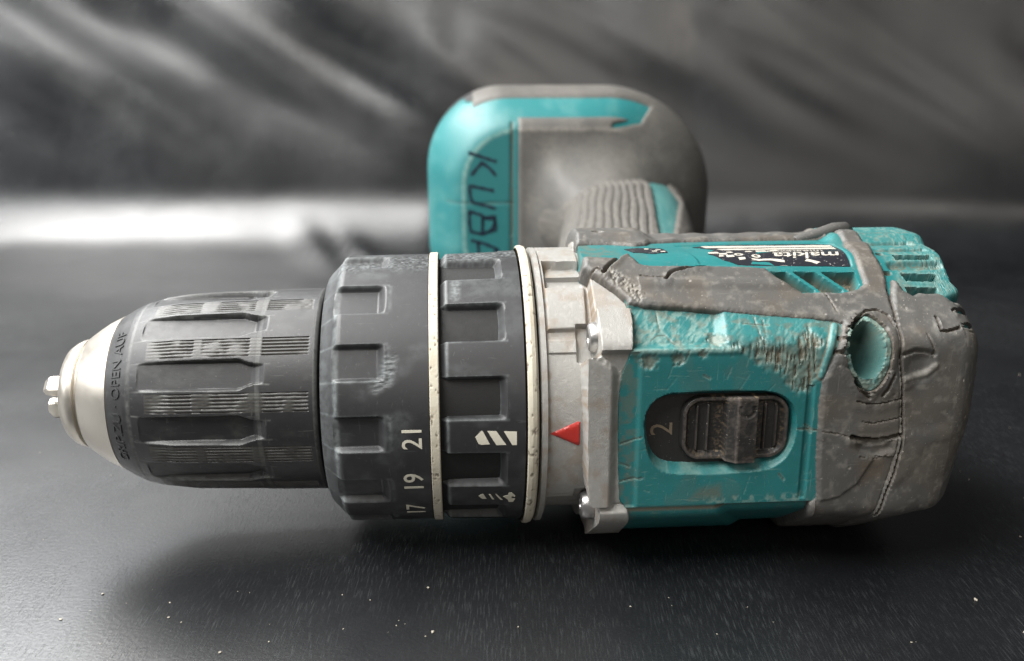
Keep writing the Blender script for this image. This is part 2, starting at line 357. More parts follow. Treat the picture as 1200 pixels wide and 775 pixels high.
TR = {'L_silver_edge': [(29.9, 114.0), (28.1, 91.3), (27.5, 72.7), (27.1, 65.2), (29.8, 60.4), (32.9, 54.7), (34.8, 49.9), (35.2, 45.4), (35.1, 40.5), (34.3, 30.6), (33.8, 28.1), (32.7, 24.7), (32.5, 22.0), (32.2, 15.3), (32.2, 6.4), (32.6, -12.1), (32.9, -20.7), (34.4, -23.0), (34.8, -25.0), (38.1, -54.8)], 'L_flange_left': [(25.5, 28.4), (25.6, 21.2), (25.6, 6.7), (26.0, -11.8), (26.6, -20.4), (28.6, -22.7)], 'L_flange_top_diag': [(27.7, 29.3), (32.4, 24.1)], 'L_boss1': [(28.3, 46.4), (28.4, 36.9), (28.2, 30.8), (34.3, 30.6), (35.2, 45.4)], 'L_screw1': [(27.2, 41.9), (27.2, 31.0)], 'L_boss2': [(28.8, -23.0), (34.8, -23.6), (31.9, -58.3), (26.3, -20.4), (29.5, -41.6)], 'L_rub_upper': [(27.6, 71.9), (31.4, 71.6), (34.7, 72.2), (37.7, 73.9), (39.0, 67.5), (48.2, 66.2), (59.0, 64.9), (65.8, 64.2), (67.2, 59.0), (70.9, 54.0), (72.4, 52.3), (75.5, 52.6), (77.1, 51.3), (79.4, 51.3), (83.1, 53.5), (85.3, 65.2), (88.8, 79.5), (93.0, 93.9), (96.9, 99.5), (92.9, 82.4), (90.2, 70.3), (90.6, 62.8), (90.9, 56.5), (89.9, 50.5), (89.0, 43.0), (88.2, 36.2)], 'L_rub_lower_edge': [(34.9, 47.6), (39.1, 46.7), (46.0, 45.7), (56.0, 43.2), (66.1, 40.7), (75.6, 39.3), (76.9, 38.6)], 'L_tealstrip': [(76.1, 38.3), (73.7, 32.3), (72.6, 26.1), (72.3, 22.1), (72.2, 13.6), (72.4, 4.4), (72.7, -8.2), (73.5, -20.8), (72.4, -22.8), (73.8, -32.5)], 'L_cap_top': [(91.5, 56.4), (92.3, 55.2), (92.7, 51.5), (93.7, 49.5), (97.3, 50.2), (101.0, 48.1), (102.0, 45.0), (102.4, 40.7)], 'L_split': [(89.1, 51.7), (88.5, 41.9), (87.9, 36.2), (87.7, 26.8), (88.7, 18.7), (89.8, 3.5), (89.8, -4.4), (89.1, -12.1), (88.0, -19.3), (86.8, -28.3)], 'L_ell': [(78.1, 29.2), (80.1, 36.5), (83.8, 40.7), (86.0, 37.3), (86.5, 29.4), (86.7, 24.3), (85.4, 18.9), (83.4, 16.9), (80.7, 19.9), (79.0, 24.6)], 'L_ellin': [(78.7, 30.9), (81.0, 36.8), (83.4, 38.3), (84.9, 35.4), (85.5, 30.7), (85.6, 25.6), (84.4, 22.2), (81.4, 22.4), (79.6, 25.8)], 'L_slot2': [(79.5, 0.6), (82.0, 0.1), (87.3, 0.5), (89.4, 1.3), (86.8, -2.3), (83.1, -2.8), (80.3, -1.7)], 'L_dent2': [(80.1, -3.6), (84.2, -6.3), (88.5, -4.3)], 'L_switch_out': [(37.4, 6.1), (37.6, 12.2), (39.3, 16.2), (42.2, 17.8), (55.0, 17.8), (62.7, 17.8), (65.7, 15.7), (67.5, 10.8), (68.4, 3.6), (68.0, -3.2), (65.7, -8.7), (62.3, -11.3), (52.6, -12.0), (43.0, -11.5), (39.9, -8.9), (38.1, -3.2)], 'L_switch_in': [(37.2, 6.1), (37.9, -1.7), (39.9, -6.7), (43.7, -8.2), (63.0, -8.9), (66.7, -5.4)], 'L_knob': [(45.3, 4.8), (45.9, 12.4), (49.0, 15.8), (62.8, 15.5), (66.5, 10.9), (68.1, 3.0), (67.2, -4.8), (63.9, -9.2), (49.9, -8.5), (46.7, -3.7)], 'L_knobbar': [(53.4, 15.0), (59.5, 14.7), (60.6, -9.1), (53.9, -8.7), (55.2, 12.9)], 'L_teal_topband': [(35.2, 41.5), (53.3, 41.9), (53.6, 38.2), (52.0, 31.7), (34.3, 31.0), (52.0, 29.3), (75.8, 38.3)], 'L_wear': [(42.8, 33.4), (52.8, 30.0), (57.9, 27.8), (61.5, 23.9), (65.1, 21.1), (70.4, 18.9), (71.8, 24.8), (72.4, 31.1), (66.4, 31.3), (57.9, 30.8)], 'L_lowedge': [(34.6, -23.0), (46.0, -22.8), (54.8, -21.8), (63.7, -21.7), (73.5, -20.8), (37.9, -54.7), (55.4, -49.2), (56.1, -36.4), (53.5, -24.1)], 'L_vents_tri': [(65.9, 62.8), (84.1, 61.7), (82.2, 51.5), (71.6, 51.6), (67.8, 57.3), (67.3, 62.4), (70.1, 62.3), (75.5, 52.6), (71.5, 52.0), (76.4, 62.0), (79.5, 51.6)], 'L_label': [(54.7, 91.4), (54.8, 75.9), (56.8, 68.9), (62.6, 64.7), (83.3, 63.5), (84.4, 70.6), (86.6, 88.9), (82.2, 95.4), (64.7, 97.9), (57.2, 95.0)], 'L_labelblack': [(58.6, 74.3), (64.6, 76.2), (76.3, 77.8), (84.0, 72.2), (83.4, 63.9), (62.6, 64.7)], 'L_tealtop1': [(28.8, 93.1), (32.8, 94.5), (39.1, 89.8), (38.3, 77.7), (34.3, 71.4), (27.7, 72.7)], 'L_tealtop2': [(44.3, 85.4), (52.1, 93.7), (55.8, 89.4), (54.6, 72.5), (57.4, 66.8), (39.0, 67.5)], 'L_frame': [(86.3, 83.3), (95.3, 113.9), (113.0, 107.4), (110.7, 92.7), (104.5, 69.6), (102.6, 56.0), (101.8, 50.0), (93.4, 97.9), (97.0, 113.9)], 'L_v1': [(94.6, 70.7), (102.8, 70.3), (102.3, 66.9), (94.1, 67.2)], 'L_v2': [(93.7, 60.1), (101.6, 59.0), (100.9, 55.7), (94.1, 56.7)], 'L_v3': [(93.4, 53.5), (100.1, 53.2), (99.6, 50.1), (93.1, 49.9)], 'L_hole1': [(91.5, 71.7), (90.6, 60.2)], 'L_gouge': [(32.8, 58.7), (43.5, 59.1), (45.0, 61.5), (49.8, 64.3), (52.7, 64.7), (27.5, 52.1), (31.7, 62.9), (37.8, 73.9)], 'L_crack': [(96.5, 36.9), (97.1, 34.4), (101.5, 35.7), (93.2, 31.7), (94.6, 28.6), (88.6, 27.3), (90.9, 28.8), (94.4, 27.9)], 'L_rim_top': [(31.1, 113.9), (34.6, 113.8), (41.8, 113.8), (44.8, 113.9), (47.9, 106.2), (65.3, 101.8)], 'g1': [(31.1, 62.0), (32.2, 64.6), (34.3, 68.3), (37.6, 76.4)], 'g2': [(43.7, 57.9), (44.7, 60.7), (45.9, 61.9), (48.6, 63.5), (50.7, 64.3), (52.7, 64.7)], 'g3': [(38.6, 60.1), (41.4, 59.2), (44.2, 59.1)], 'gA': [(96.4, 39.5), (96.1, 34.7), (97.4, 34.3), (100.9, 35.7)], 'gB': [(100.5, 41.8), (102.6, 42.8)], 'gC': [(93.1, 33.6), (94.4, 28.6), (94.5, 26.6)], 'gD': [(88.0, 27.6), (89.2, 28.1), (90.6, 28.8), (93.2, 28.4), (94.5, 27.6)], 'gD2': [(88.9, 20.1), (91.1, 21.2), (93.2, 21.9), (94.9, 24.0)], 'g6': [(79.9, 13.3), (82.1, 12.3), (84.7, 12.4), (89.0, 13.8)], 'g7': [(81.3, 6.1), (83.4, 5.4), (86.9, 6.5), (89.5, 7.3)], 'g8': [(79.5, 0.6), (81.1, -0.1), (84.2, -0.6), (87.3, -0.1), (89.4, 1.0)], 'g9': [(73.4, 2.8), (76.6, 2.0), (80.2, 0.2)], 'g10': [(75.7, 33.1), (78.2, 32.5)], 'g10b': [(75.0, 29.0), (76.0, 28.5), (78.1, 29.4)], 'g11': [(78.9, 36.6), (80.7, 40.1), (82.6, 42.5), (85.0, 43.1), (86.8, 40.9), (87.2, 36.9)], 'g12': [(88.9, 52.5), (88.8, 46.6), (88.3, 39.5), (87.6, 31.9), (87.7, 26.8)], 'g13': [(81.5, -6.4), (85.2, -7.6), (87.7, -5.8)], 'g14': [(79.0, 20.0), (80.3, 16.8), (82.2, 14.4)], 'g15': [(86.9, 21.6), (85.8, 17.1), (84.9, 15.1)], 'g16': [(28.1, 61.7), (30.0, 63.8), (31.7, 62.0)], 'g17': [(75.2, 55.0), (76.2, 48.3), (76.9, 42.4)], 't1': [(38.7, 34.4), (40.1, 36.1), (41.8, 36.1), (42.8, 33.4), (43.8, 32.3)], 't2': [(32.7, -0.5), (34.6, 0.7), (36.9, 2.1)], 't3': [(33.0, -13.9), (35.2, -13.1), (37.3, -12.6)], 't4': [(69.9, 5.1), (71.4, 3.5)], 't5': [(69.8, 3.9), (71.3, 2.2)], 't6': [(68.6, 3.6), (71.2, 3.2), (73.4, 2.8)], 't7': [(59.8, 41.3), (60.0, 35.1), (60.5, 32.2)], 't8': [(61.3, 40.2), (61.2, 34.2)], 't9': [(43.7, 28.8), (44.8, 27.0), (45.7, 30.2)], 't10': [(48.8, 23.0), (50.0, 21.9)], 't11': [(65.5, -12.6), (66.5, -14.5)], 't12': [(40.7, 44.8), (40.8, 38.0)], 't13': [(57.2, 39.0), (62.2, 38.2)], 't14': [(33.0, -7.6), (34.8, -8.9)], 'I_a': [(4.0, 1.6), (5.2, 4.1), (5.5, 4.0), (6.9, -1.4), (5.2, -1.6), (4.6, -1.1)], 'I_b': [(6.4, 4.0), (8.2, 3.9), (10.2, -1.8), (8.2, -1.8)], 'I_c': [(9.7, 3.8), (12.3, 3.6), (12.3, -1.9), (11.4, -1.9)], 'I_d': [(4.6, -28.1), (5.1, -27.0), (5.6, -26.7), (6.3, -30.1), (5.4, -30.1)], 'I_e': [(6.7, -26.9), (7.1, -26.9), (7.9, -30.6), (7.5, -30.6)], 'I_f': [(8.1, -27.0), (8.4, -27.0), (9.7, -31.0), (9.2, -30.9)], 'I_h': [(9.7, -28.4), (10.7, -27.6), (10.9, -26.0), (11.5, -25.8), (12.3, -28.0), (12.2, -28.8), (11.6, -28.4), (11.4, -29.1), (11.7, -30.0), (12.3, -30.2), (11.9, -32.6), (11.0, -32.7), (10.7, -30.6)], 'KUBA': {'K': [[(7.7, 29.5), (19.2, 25.6)], [(13.6, 25.7), (11.2, 23.2), (8.7, 20.1)], [(13.3, 25.3), (16.4, 22.9), (18.9, 20.0)]], 'U': [[(18.1, 13.7), (7.9, 15.9), (8.2, 11.6), (9.2, 8.8), (13.8, 7.7), (18.8, 6.2)]], 'B': [[(7.8, 5.6), (7.7, 0.2), (8.4, -3.5), (13.4, -4.7), (16.6, -3.2), (18.4, 0.0), (18.1, 1.8), (13.4, 2.3), (13.0, -2.8)], [(7.8, 5.2), (13.1, 3.4), (13.4, -4.7)], [(13.4, 2.3), (18.4, 2.9), (18.8, -2.9), (14.8, -3.9)]], 'A': [[(19.8, -11.4), (14.1, -8.7), (8.3, -7.1)], [(11.2, -7.9), (11.5, -13.8)], [(19.8, -11.4), (12.9, -17.6)]]}}
# ------------------------------------------------------------------ the sheet the drill lies on
def make_sheet():
    m, nt, b = new_mat('black_plastic_sheet')
    v = objvec(nt)
    fine = noise(nt, 1.2, 3, 0.6, v)
    dust = noise(nt, 0.010, 5, 0.6, v)
    streak = ramp(nt, noise(nt, 1.0, 4, 0.6, objvec(nt, 3.0, 0.22, 3.0), 0.1), 0.48, 0.76)
    streak = math_(nt, 'MULTIPLY', streak, ramp(nt, noise(nt, 0.022, 4, 0.6, v), 0.36, 0.60))
    grain = ramp(nt, noise(nt, 2.2, 2, 0.6, v), 0.58, 0.72)
    c = mixc(nt, ramp(nt, dust, 0.3, 0.7), (0.003, 0.0035, 0.0045), (0.0065, 0.007, 0.008))
    c = mixc(nt, math_(nt, 'MULTIPLY', streak, 0.12), c, (0.20, 0.22, 0.22))
    c = mixc(nt, math_(nt, 'MULTIPLY', grain, 0.035), c, (0.20, 0.20, 0.20))
    nt.links.new(c, b.inputs['Base Color'])
    nt.links.new(ramp(nt, dust, 0.3, 0.7, 0.28, 0.38), b.inputs['Roughness'])
    b.inputs['Specular IOR Level'].default_value = 0.85
    n1 = bump(nt, b, math_(nt, 'ADD', fine, math_(nt, 'MULTIPLY', streak, 0.8)), 0.00005, 0.8)
    # profile: flat, then a curved rise, then a hanging part
    xs = np.arange(-1100, 1101, 5.0)
    ss = np.arange(-560, 560, 3.0)
    X, Sg = np.meshgrid(xs, ss, indexing='ij')
    lead = 0.85 * (1 - sstep(-34, -14, X))          # left of the battery it starts to lift a little earlier
    fold = 266 - 46 * lead - 0.16 * np.maximum(X - 110, 0) + 8 * vnoise(X / 110, X * 0 + 3, 5, 2)
    t = Sg - fold
    a1 = 46 * lead + 6; a2 = a1 + 48.0
    a = rad(11) * sstep(0, 1, np.clip(t / a1, 0, 1)) + rad(71) * np.clip((t - a1) / 48.0, 0, 1)
    ds = 3.0
    Y = Sg[:, :1] + np.cumsum(np.cos(a) * ds, axis=1) - ds
    Z = np.cumsum(np.sin(a) * ds, axis=1)
    t = t - a1
    wall = sstep(40, 120, t)
    # folds that run down to the right
    q = X * math.sin(rad(34)) + t * math.cos(rad(34)); p = X * math.cos(rad(34)) - t * math.sin(rad(34))
    fl = (vnoise(q / 42 + 0.5 * vnoise(p / 160, q / 160, 9, 2), p / 200, 3, 3) - 0.5) * 7
    fl += (vnoise(q / 15, p / 110, 13, 3) - 0.5) * 1.8
    fl += (vnoise(X / 150, t / 150, 11, 2) - 0.5) * 16
    nx = -np.sin(a); nz = np.cos(a)
    Y = Y + nx * fl * wall; Z = Z + nz * fl * wall * (t > -20)
    # shallow unevenness of the lying part, kept flat under the tool
    far = sstep(0, 1, np.clip(np.maximum(np.abs(X - 40) - 150, 0) / 80 + np.maximum(Y - 235, 0) / 60 + np.maximum(-Y - 60, 0) / 60, 0, 1))
    Z = Z + (vnoise(X / 70, Sg / 60, 21, 3) - 0.5) * 2.2 * far * (1 - wall)
    # a small pleat standing up left of the battery
    for (px, py, w, l, h) in ((-62, 262, 8, 24, 5), (-40, 250, 6, 18, 4), (-88, 270, 10, 26, 4)):
        u = (X - px) + 0.5 * (Sg - py)
        Z = Z + h * np.exp(-(u / w) ** 2 - ((Sg - py) / l) ** 2)
    o = grid_mesh('plastic_sheet', np.stack([X, Y, Z], -1), m)
    o.scale = (MM,) * 3
    o['kind'] = 'structure'
    o['label'] = 'black plastic sheet under the drill, rising in soft folds behind it'
    return o
make_sheet()

# ------------------------------------------------------------------ the drill: root and its frame
drill = bpy.data.objects.new('cordless_drill', None)
link(drill)
drill.empty_display_size = 10
ZC = 33.4
drill.matrix_world = Matrix.Translation((0, 0, ZC * MM)) @ Matrix.Rotation(rad(3.9), 4, 'Z') @ Matrix.Rotation(rad(1.5), 4, 'X') @ Matrix.Diagonal((MM, MM, MM, 1))
drill['label'] = 'worn teal and grey cordless hammer drill lying on its side with battery'
drill['category'] = 'power drill'

def cylsurf(r0):
    def f(u, v, h):             # u = x mm, v = degrees * K
        th = np.radians(np.asarray(v) / K); r = (r0(u, np.degrees(th)) if callable(r0) else r0) + h
        return np.stack([np.asarray(u) + 0 * th, -r * np.cos(th), r * np.sin(th)], -1)
    return f

PL = [(0, 33.5), (56, 34.0), (90, 31.9), (128, 33.5), (180, 33), (-56, 34.0), (-90, 31.9), (-128, 33.5)]
def rbody(x, thd):
    th = np.radians(thd - 3.0)
    inv = 0
    for a, d in PL:
        inv = inv + np.maximum(np.cos(th - math.radians(a)) / d, 0) ** 40.0
    r = inv ** (-1 / 40.0)
    x0 = 100 - 17 * sstep(12, -45, thd) * sstep(-178, -110, thd)
    u = np.clip((x - x0) / (124.0 - x0), 0, 1)
    f = sstep(48, 54, thd) * (1 - sstep(122, 150, thd))
    return r * (1 - u ** (2.2 + 9.0 * f)) ** 0.5

def warp(x, t):
    """the tail ends earlier on the flank than at the vented corner"""
    f = np.interp(t, [-180, 46, 49, 56, 65, 80, 95, 112, 140], [11.4, 11.4, 8.0, 5.6, 6.3, 8.6, 10.6, 11.2, 11.4]) / 24.0
    return np.where(x > 100, 100 + (x - 100) * f, x)

# ---- chuck -------------------------------------------------------
chuck = bpy.data.objects.new('chuck', None); link(chuck, drill)
def chuck_parts():
    th = dense_thetas(0.33, -85, 118, 3.0)
    xs = np.arange(-72.2, -27.7, 0.22)
    X, T = np.meshgrid(xs, th, indexing='ij')
    prof = np.array([(-72.2, 17.0), (-72.0, 17.7), (-70.0, 18.9), (-68.0, 19.9), (-66.9, 20.3), (-66.5, 20.35), (-63, 21.35), (-58, 22.0), (-50, 22.3), (-40, 22.55), (-28.6, 22.75), (-28.0, 22.4), (-27.7, 21.0)])
    R = np.interp(X, prof[:, 0], prof[:, 1])
    Tw = wrapdeg(T)
    rel = (Tw - 30.0 + 15) % 30 - 15          # flutes every 30 degrees
    # flute: flat floor, tapering towards the front, pointed rear end
    half = np.where(X < -41, 7.6 + 0.02 * (X + 66), 7.6 - 0.0 * X)
    floor = 20.75 / np.cos(np.radians(rel))
    endx = np.clip((X + 41.5) / 3.6, 0, 1)
    front = np.clip((-X - 64.5) / 1.2, 0, 1)
    floor = floor + endx * 2.3 + front * 2.0
    hw = half - 2.6 * sstep(-44.5, -41.2, X) + 0 * endx
    wall = sstep(hw - 0.7, hw + 0.7, np.abs(rel))
    influte = (X > -66.2) & (X < -37.6)
    Rf = np.where(influte, np.minimum(R, floor * (1 - wall) + R * wall), R)
    # shallow continuation behind the flute
    cont = (X >= -37.9) & (X < -35) & (np.abs(rel) < 5.5)
    # knurled bands between flutes
    rk = (Tw - 15.0 + 15) % 30 - 15
    kb = (np.abs(rk) < 5.2) & (X > -63) & (X < -29.9)
    g = 0.5 - 0.5 * np.cos(2 * np.pi * (rk / 2.0))
    wornk = vnoise(X / 3.4, Tw / 9, 31, 3)
    amp = 0.30 * sstep(0.18, 0.58, wornk) * sstep(-64, -58, X)
    amp = np.where(np.abs(X + 40.6) < 1.3, amp * 0.15, amp)
    amp = np.where(np.abs(X + 52.5) < 0.9, amp * 0.3, amp)
    Rf = Rf - kb * amp * g ** 2
    edge = np.abs(sstep(hw - 0.2, hw + 1.0, np.abs(rel)) - 0.5) < 0.45
    wear = 0.10 * sstep(0.5, 0.8, vnoise(X / 5, Tw / 7, 77, 3)) + 0.5 * edge * influte * vnoise(X / 2, Tw / 3, 5, 2) + kb * 0.30 * (1 - g) * vnoise(X / 1.5, Tw / 2, 8, 2)
    wear += 0.5 * sstep(0.7, 0.0, np.abs(X + 66.7)) * vnoise(X, Tw / 2, 4, 2)
    wear += 0.25 * (np.abs(X + 40.2) < 0.5) + 0.2 * (np.abs(X + 28.6) < 0.4)
    dirt = kb * g * 0.25
    sl = grid_mesh('sleeve', polar(X, T, Rf), M['sleeve'], chuck, {'wear': np.clip(wear, 0, 1), 'dirt': dirt}, wrap=True, sharp=38)
    # raised words around the front rim
    def txt(body, c_deg, size, seed=0):
        return body, c_deg, size
    sfront = lambda x, td: np.interp(x, prof[:, 0], prof[:, 1])
    text_on('opening_direction_text', 'GRIP.ZU · OPEN AUF', 2.9, (-69.4, 18.5), cylsurf(lambda u, t: np.interp(u, prof[:, 0], prof[:, 1])), M['sleeve'], chuck, Kloc=0.335, rot=90, h1=0.22, spacing=1.12, Kc=0.335)
    lathe('nose_cone', [(-71.0, 16.5), (-72.3, 17.55), (-73.6, 16.95), (-75.6, 15.95), (-77.4, 14.8), (-79.4, 13.4), (-79.9, 13.0), (-80.2, 12.4), (-80.4, 11.55), (-81.0, 11.4), (-81.3, 12.0), (-81.9, 12.1), (-83.2, 11.5), (-84.4, 10.6), (-84.9, 9.8), (-85.1, 8.9), (-85.1, 6.4), (-84.4, 5.9), (-76, 5.9)], M['steel'], chuck, n=128, sharp=35)
    for a in (50, -70, 170):     # the three jaws
        t = rad(a)
        e = np.array([0, -math.cos(t), math.sin(t)]); f = np.array([0, math.sin(t), math.cos(t)])
        V = []
        for (x, r0, r1, w) in ((-78, 0.9, 5.6, 1.7), (-89.0, 0.9, 5.3, 1.7), (-90.6, 0.95, 3.8, 1.3)):
            for (r, s) in ((r0, -0.35), (r0 + 1.0, -w), (r1, -w), (r1, w), (r0 + 1.0, w), (r0, 0.35)):
                V.append(np.array([x, 0, 0]) + e * r + f * s)
        F = []
        for i in range(2):
            for k in range(6):
                F.append((i*6 + k, i*6 + (k+1) % 6, (i+1)*6 + (k+1) % 6, (i+1)*6 + k))
        F += [tuple(range(6))[::-1], tuple(range(12, 18))]
        j = mesh_np('jaw', V, F, M['steel'], chuck, smooth=False)
        bm = bmesh.new(); bm.from_mesh(j.data); bmesh.ops.recalc_face_normals(bm, faces=bm.faces)
        bmesh.ops.bevel(bm, geom=bm.edges[:], offset=0.22, segments=2, affect='EDGES'); bm.to_mesh(j.data); bm.free()
    lathe('spindle_ring', [(-28.4, 20.5), (-28.2, 21.3), (-26.0, 21.4), (-25.5, 21)], M['dark'], chuck, n=96)

def text_mesh2d(body, size, shear=0.0, offset=0.0, res=3):
    cu = bpy.data.curves.new('lettering', 'FONT')
    cu.body = body; cu.size = size; cu.shear = shear; cu.align_x = 'CENTER'; cu.align_y = 'CENTER'
    cu.offset = offset; cu.resolution_u = res
    o = bpy.data.objects.new('lettering', cu); COL.objects.link(o)
    bpy.context.view_layer.update()
    dg = bpy.context.evaluated_depsgraph_get()
    me = bpy.data.meshes.new_from_object(o.evaluated_get(dg))
    bpy.data.objects.remove(o); bpy.data.curves.remove(cu)
    V = np.array([v.co[:2] for v in me.vertices]); F = [tuple(p.vertices) for p in me.polygons]
    bpy.data.meshes.remove(me)
    return V, F

def solid_from_2d(name, V, F, surf, h0, h1, mat, parent):
    # refine so that it can follow a curved surface
    bm = bmesh.new()
    vs = [bm.verts.new((v[0], v[1], 0)) for v in V]
    for f in F:
        try: bm.faces.new([vs[i] for i in f])
        except ValueError: pass
    bmesh.ops.remove_doubles(bm, verts=bm.verts[:], dist=1e-4)
    for _ in range(3):
        es = [e for e in bm.edges if e.calc_length() > 1.1]
        if not es: break
        bmesh.ops.subdivide_edges(bm, edges=es, cuts=1)
        bmesh.ops.triangulate(bm, faces=bm.faces[:])
    bm.verts.ensure_lookup_table(); bm.verts.index_update()
    P = np.array([v.co[:2] for v in bm.verts]); FF = [tuple(v.index for v in f.verts) for f in bm.faces]
    FF2 = []
    for f in FF:
        a, b, c = P[f[0]], P[f[1]], P[f[2]]
        if (b[0]-a[0])*(c[1]-a[1]) - (b[1]-a[1])*(c[0]-a[0]) < 0: f = f[::-1]
        FF2.append(f)
    bm.free(); n = len(P)
    cnt = {(f[i], f[(i+1) % len(f)]) for f in FF2 for i in range(len(f))}
    side = [(b, a, a + n, b + n) for (a, b) in cnt if (b, a) not in cnt]
    top = surf(P[:, 0], P[:, 1], np.full(n, h1)); bot = surf(P[:, 0], P[:, 1], np.full(n, h0))
    return mesh_np(name, np.vstack([top, bot]), FF2 + [tuple(reversed([i + n for i in f])) for f in FF2] + side, mat, parent, smooth=False)

def text_on(name, body, size, centre, surf, mat, parent, rot=90, shear=0.0, offset=0.0, h0=-0.15, h1=0.05, Kloc=None, Kc=None, spacing=1.0, sx=1.0):
    """centre=(x, degrees); rot 90 = reads upwards (towards +degrees) with letter tops to -x; Kloc mm per degree on this radius"""
    V, F = text_mesh2d(body, size, shear, offset)
    V = V * [sx * spacing, 1]
    r = rad(rot); c, s = math.cos(r), math.sin(r)
    U = V[:, 0] * c - V[:, 1] * s; W = V[:, 0] * s + V[:, 1] * c
    kl = Kloc or K
    U = U + centre[0]; W = (W / kl + centre[1]) * K      # into the shared (x, deg*K) plane
    return solid_from_2d(name, np.stack([U, W], -1), F, surf, h0, h1, mat, parent)

# ---- torque ring and mode ring ------------------------------------
def ring_part(name, x0, x1, prof, pockets, mat, parent, floor_r, pocket_fn, seeds=1, step=0.25):
    th = dense_thetas(0.33, -85, 118, 3.0)
    xs = np.arange(x0, x1 + 1e-6, step)
    X, T = np.meshgrid(xs, th, indexing='ij'); Tw = wrapdeg(T)
    R = np.interp(X, [p[0] for p in prof], [p[1] for p in prof])
    R, wear, dirt = pocket_fn(X, Tw, R)
    return grid_mesh(name, polar(X, T, R), mat, parent, {'wear': np.clip(wear, 0, 1), 'dirt': dirt}, wrap=True, sharp=38)

def torque_fn(X, T, R):
    per = 360 / 13.0
    rel = (T - 31.0 + per / 2) % per - per / 2
    floor = 28.5 / np.cos(np.radians(rel))
    endx = np.clip((X + 15.2) / 2.4, 0, 1)
    hw = 6.6
    wall = sstep(hw - 0.8, hw + 0.9, np.abs(rel))
    fl = floor + endx * 2.4
    R2 = np.where(X < -12.6, np.minimum(R, fl * (1 - wall) + R * wall), R)
    # a gouge that opened up one pocket corner
    d = seg_dist(X, T * K, S([(-15.5, 22.0), (-13.6, 24.0), (-12.6, 32.0)]))
    rough = vnoise(X * 2.0, T * 1.2, 3, 3)
    R2 = R2 - 0.30 * sstep(2.2, 0.3, d) * vnoise(X * 0.9, T * 1.6, 3, 2)
    d2 = seg_dist(X, T * K, S([(-22, 84), (-15, 88), (-8, 86)]))
    R2 = R2 - 0.10 * sstep(7, 1, d2) * sstep(0.4, 0.7, rough)
    edge = sstep(0.9, 0.0, np.abs(np.abs(rel) - hw - 0.7)) * (X < -12.8) + sstep(0.8, 0, np.abs(X + 12.9)) * (np.abs(rel) < 7)
    lip = sstep(0.9, 0.1, np.abs(X + 23.6))
    wear = 0.45 * edge * vnoise(X, T / 2, 6, 3) + 0.9 * lip * vnoise(X * 0.8, T / 3, 12, 3) + 0.6 * sstep(2.2, 0.6, d) * vnoise(X * 0.9, T * 1.6, 3, 2)
    wear += 0.16 * sstep(-23.5, -26, X)
    wear += 0.32 * sstep(9, 1, d2) * sstep(0.4, 0.65, rough) + 0.16 * sstep(0.45, 0.8, vnoise(X / 6, T / 9, 17, 3))
    return R2, wear, 0 * X

def mode_fn(X, T, R):
    rel = (T - 46.5 + 15) % 30 - 15
    floor = 28.3 / np.cos(np.radians(rel))
    endx = np.clip((X - 8.8) / 2.2, 0, 1)
    hw = 7.6
    wall = sstep(hw - 0.9, hw + 0.9, np.abs(rel))
    fl = floor + endx * 2.8
    inx = X < 11.0
    R2 = np.where(inx, np.minimum(R, fl * (1 - wall) + R * wall), R)
    # chamfered front lip between the pockets
    lipc = sstep(-1.9, -2.9, X) * 0.0
    R2 = R2 - sstep(-1.2, -2.6, X) * 1.1
    rough = vnoise(X * 2.0, T * 1.2, 33, 3)
    d2 = seg_dist(X, T * K, S([(-2, 92), (6, 91), (13, 93)]))
    R2 = R2 - 0.10 * sstep(5, 1, d2) * sstep(0.35, 0.7, rough)
    edge = sstep(0.9, 0.0, np.abs(np.abs(rel) - hw - 0.7)) * inx + 1.0 * sstep(0.5, 0, np.abs(X - 9.0)) * (np.abs(rel) < 6.5)
    wear = 0.5 * edge * vnoise(X, T / 2, 26, 3) + 0.8 * sstep(0.6, 0.0, np.abs(X + 1.4)) * vnoise(X, T / 4, 2, 2) + 0.5 * sstep(6, 1, d2) * sstep(0.35, 0.65, rough)
    d3 = seg_dist(X, T * K, S([(0.4, 58), (0.6, 66)]))
    wear += 0.9 * sstep(1.6, 0.4, d3) * rough
    wear += 0.14 * sstep(0.45, 0.8, vnoise(X / 6, T / 9, 27, 3))
    return R2, wear, 0 * X

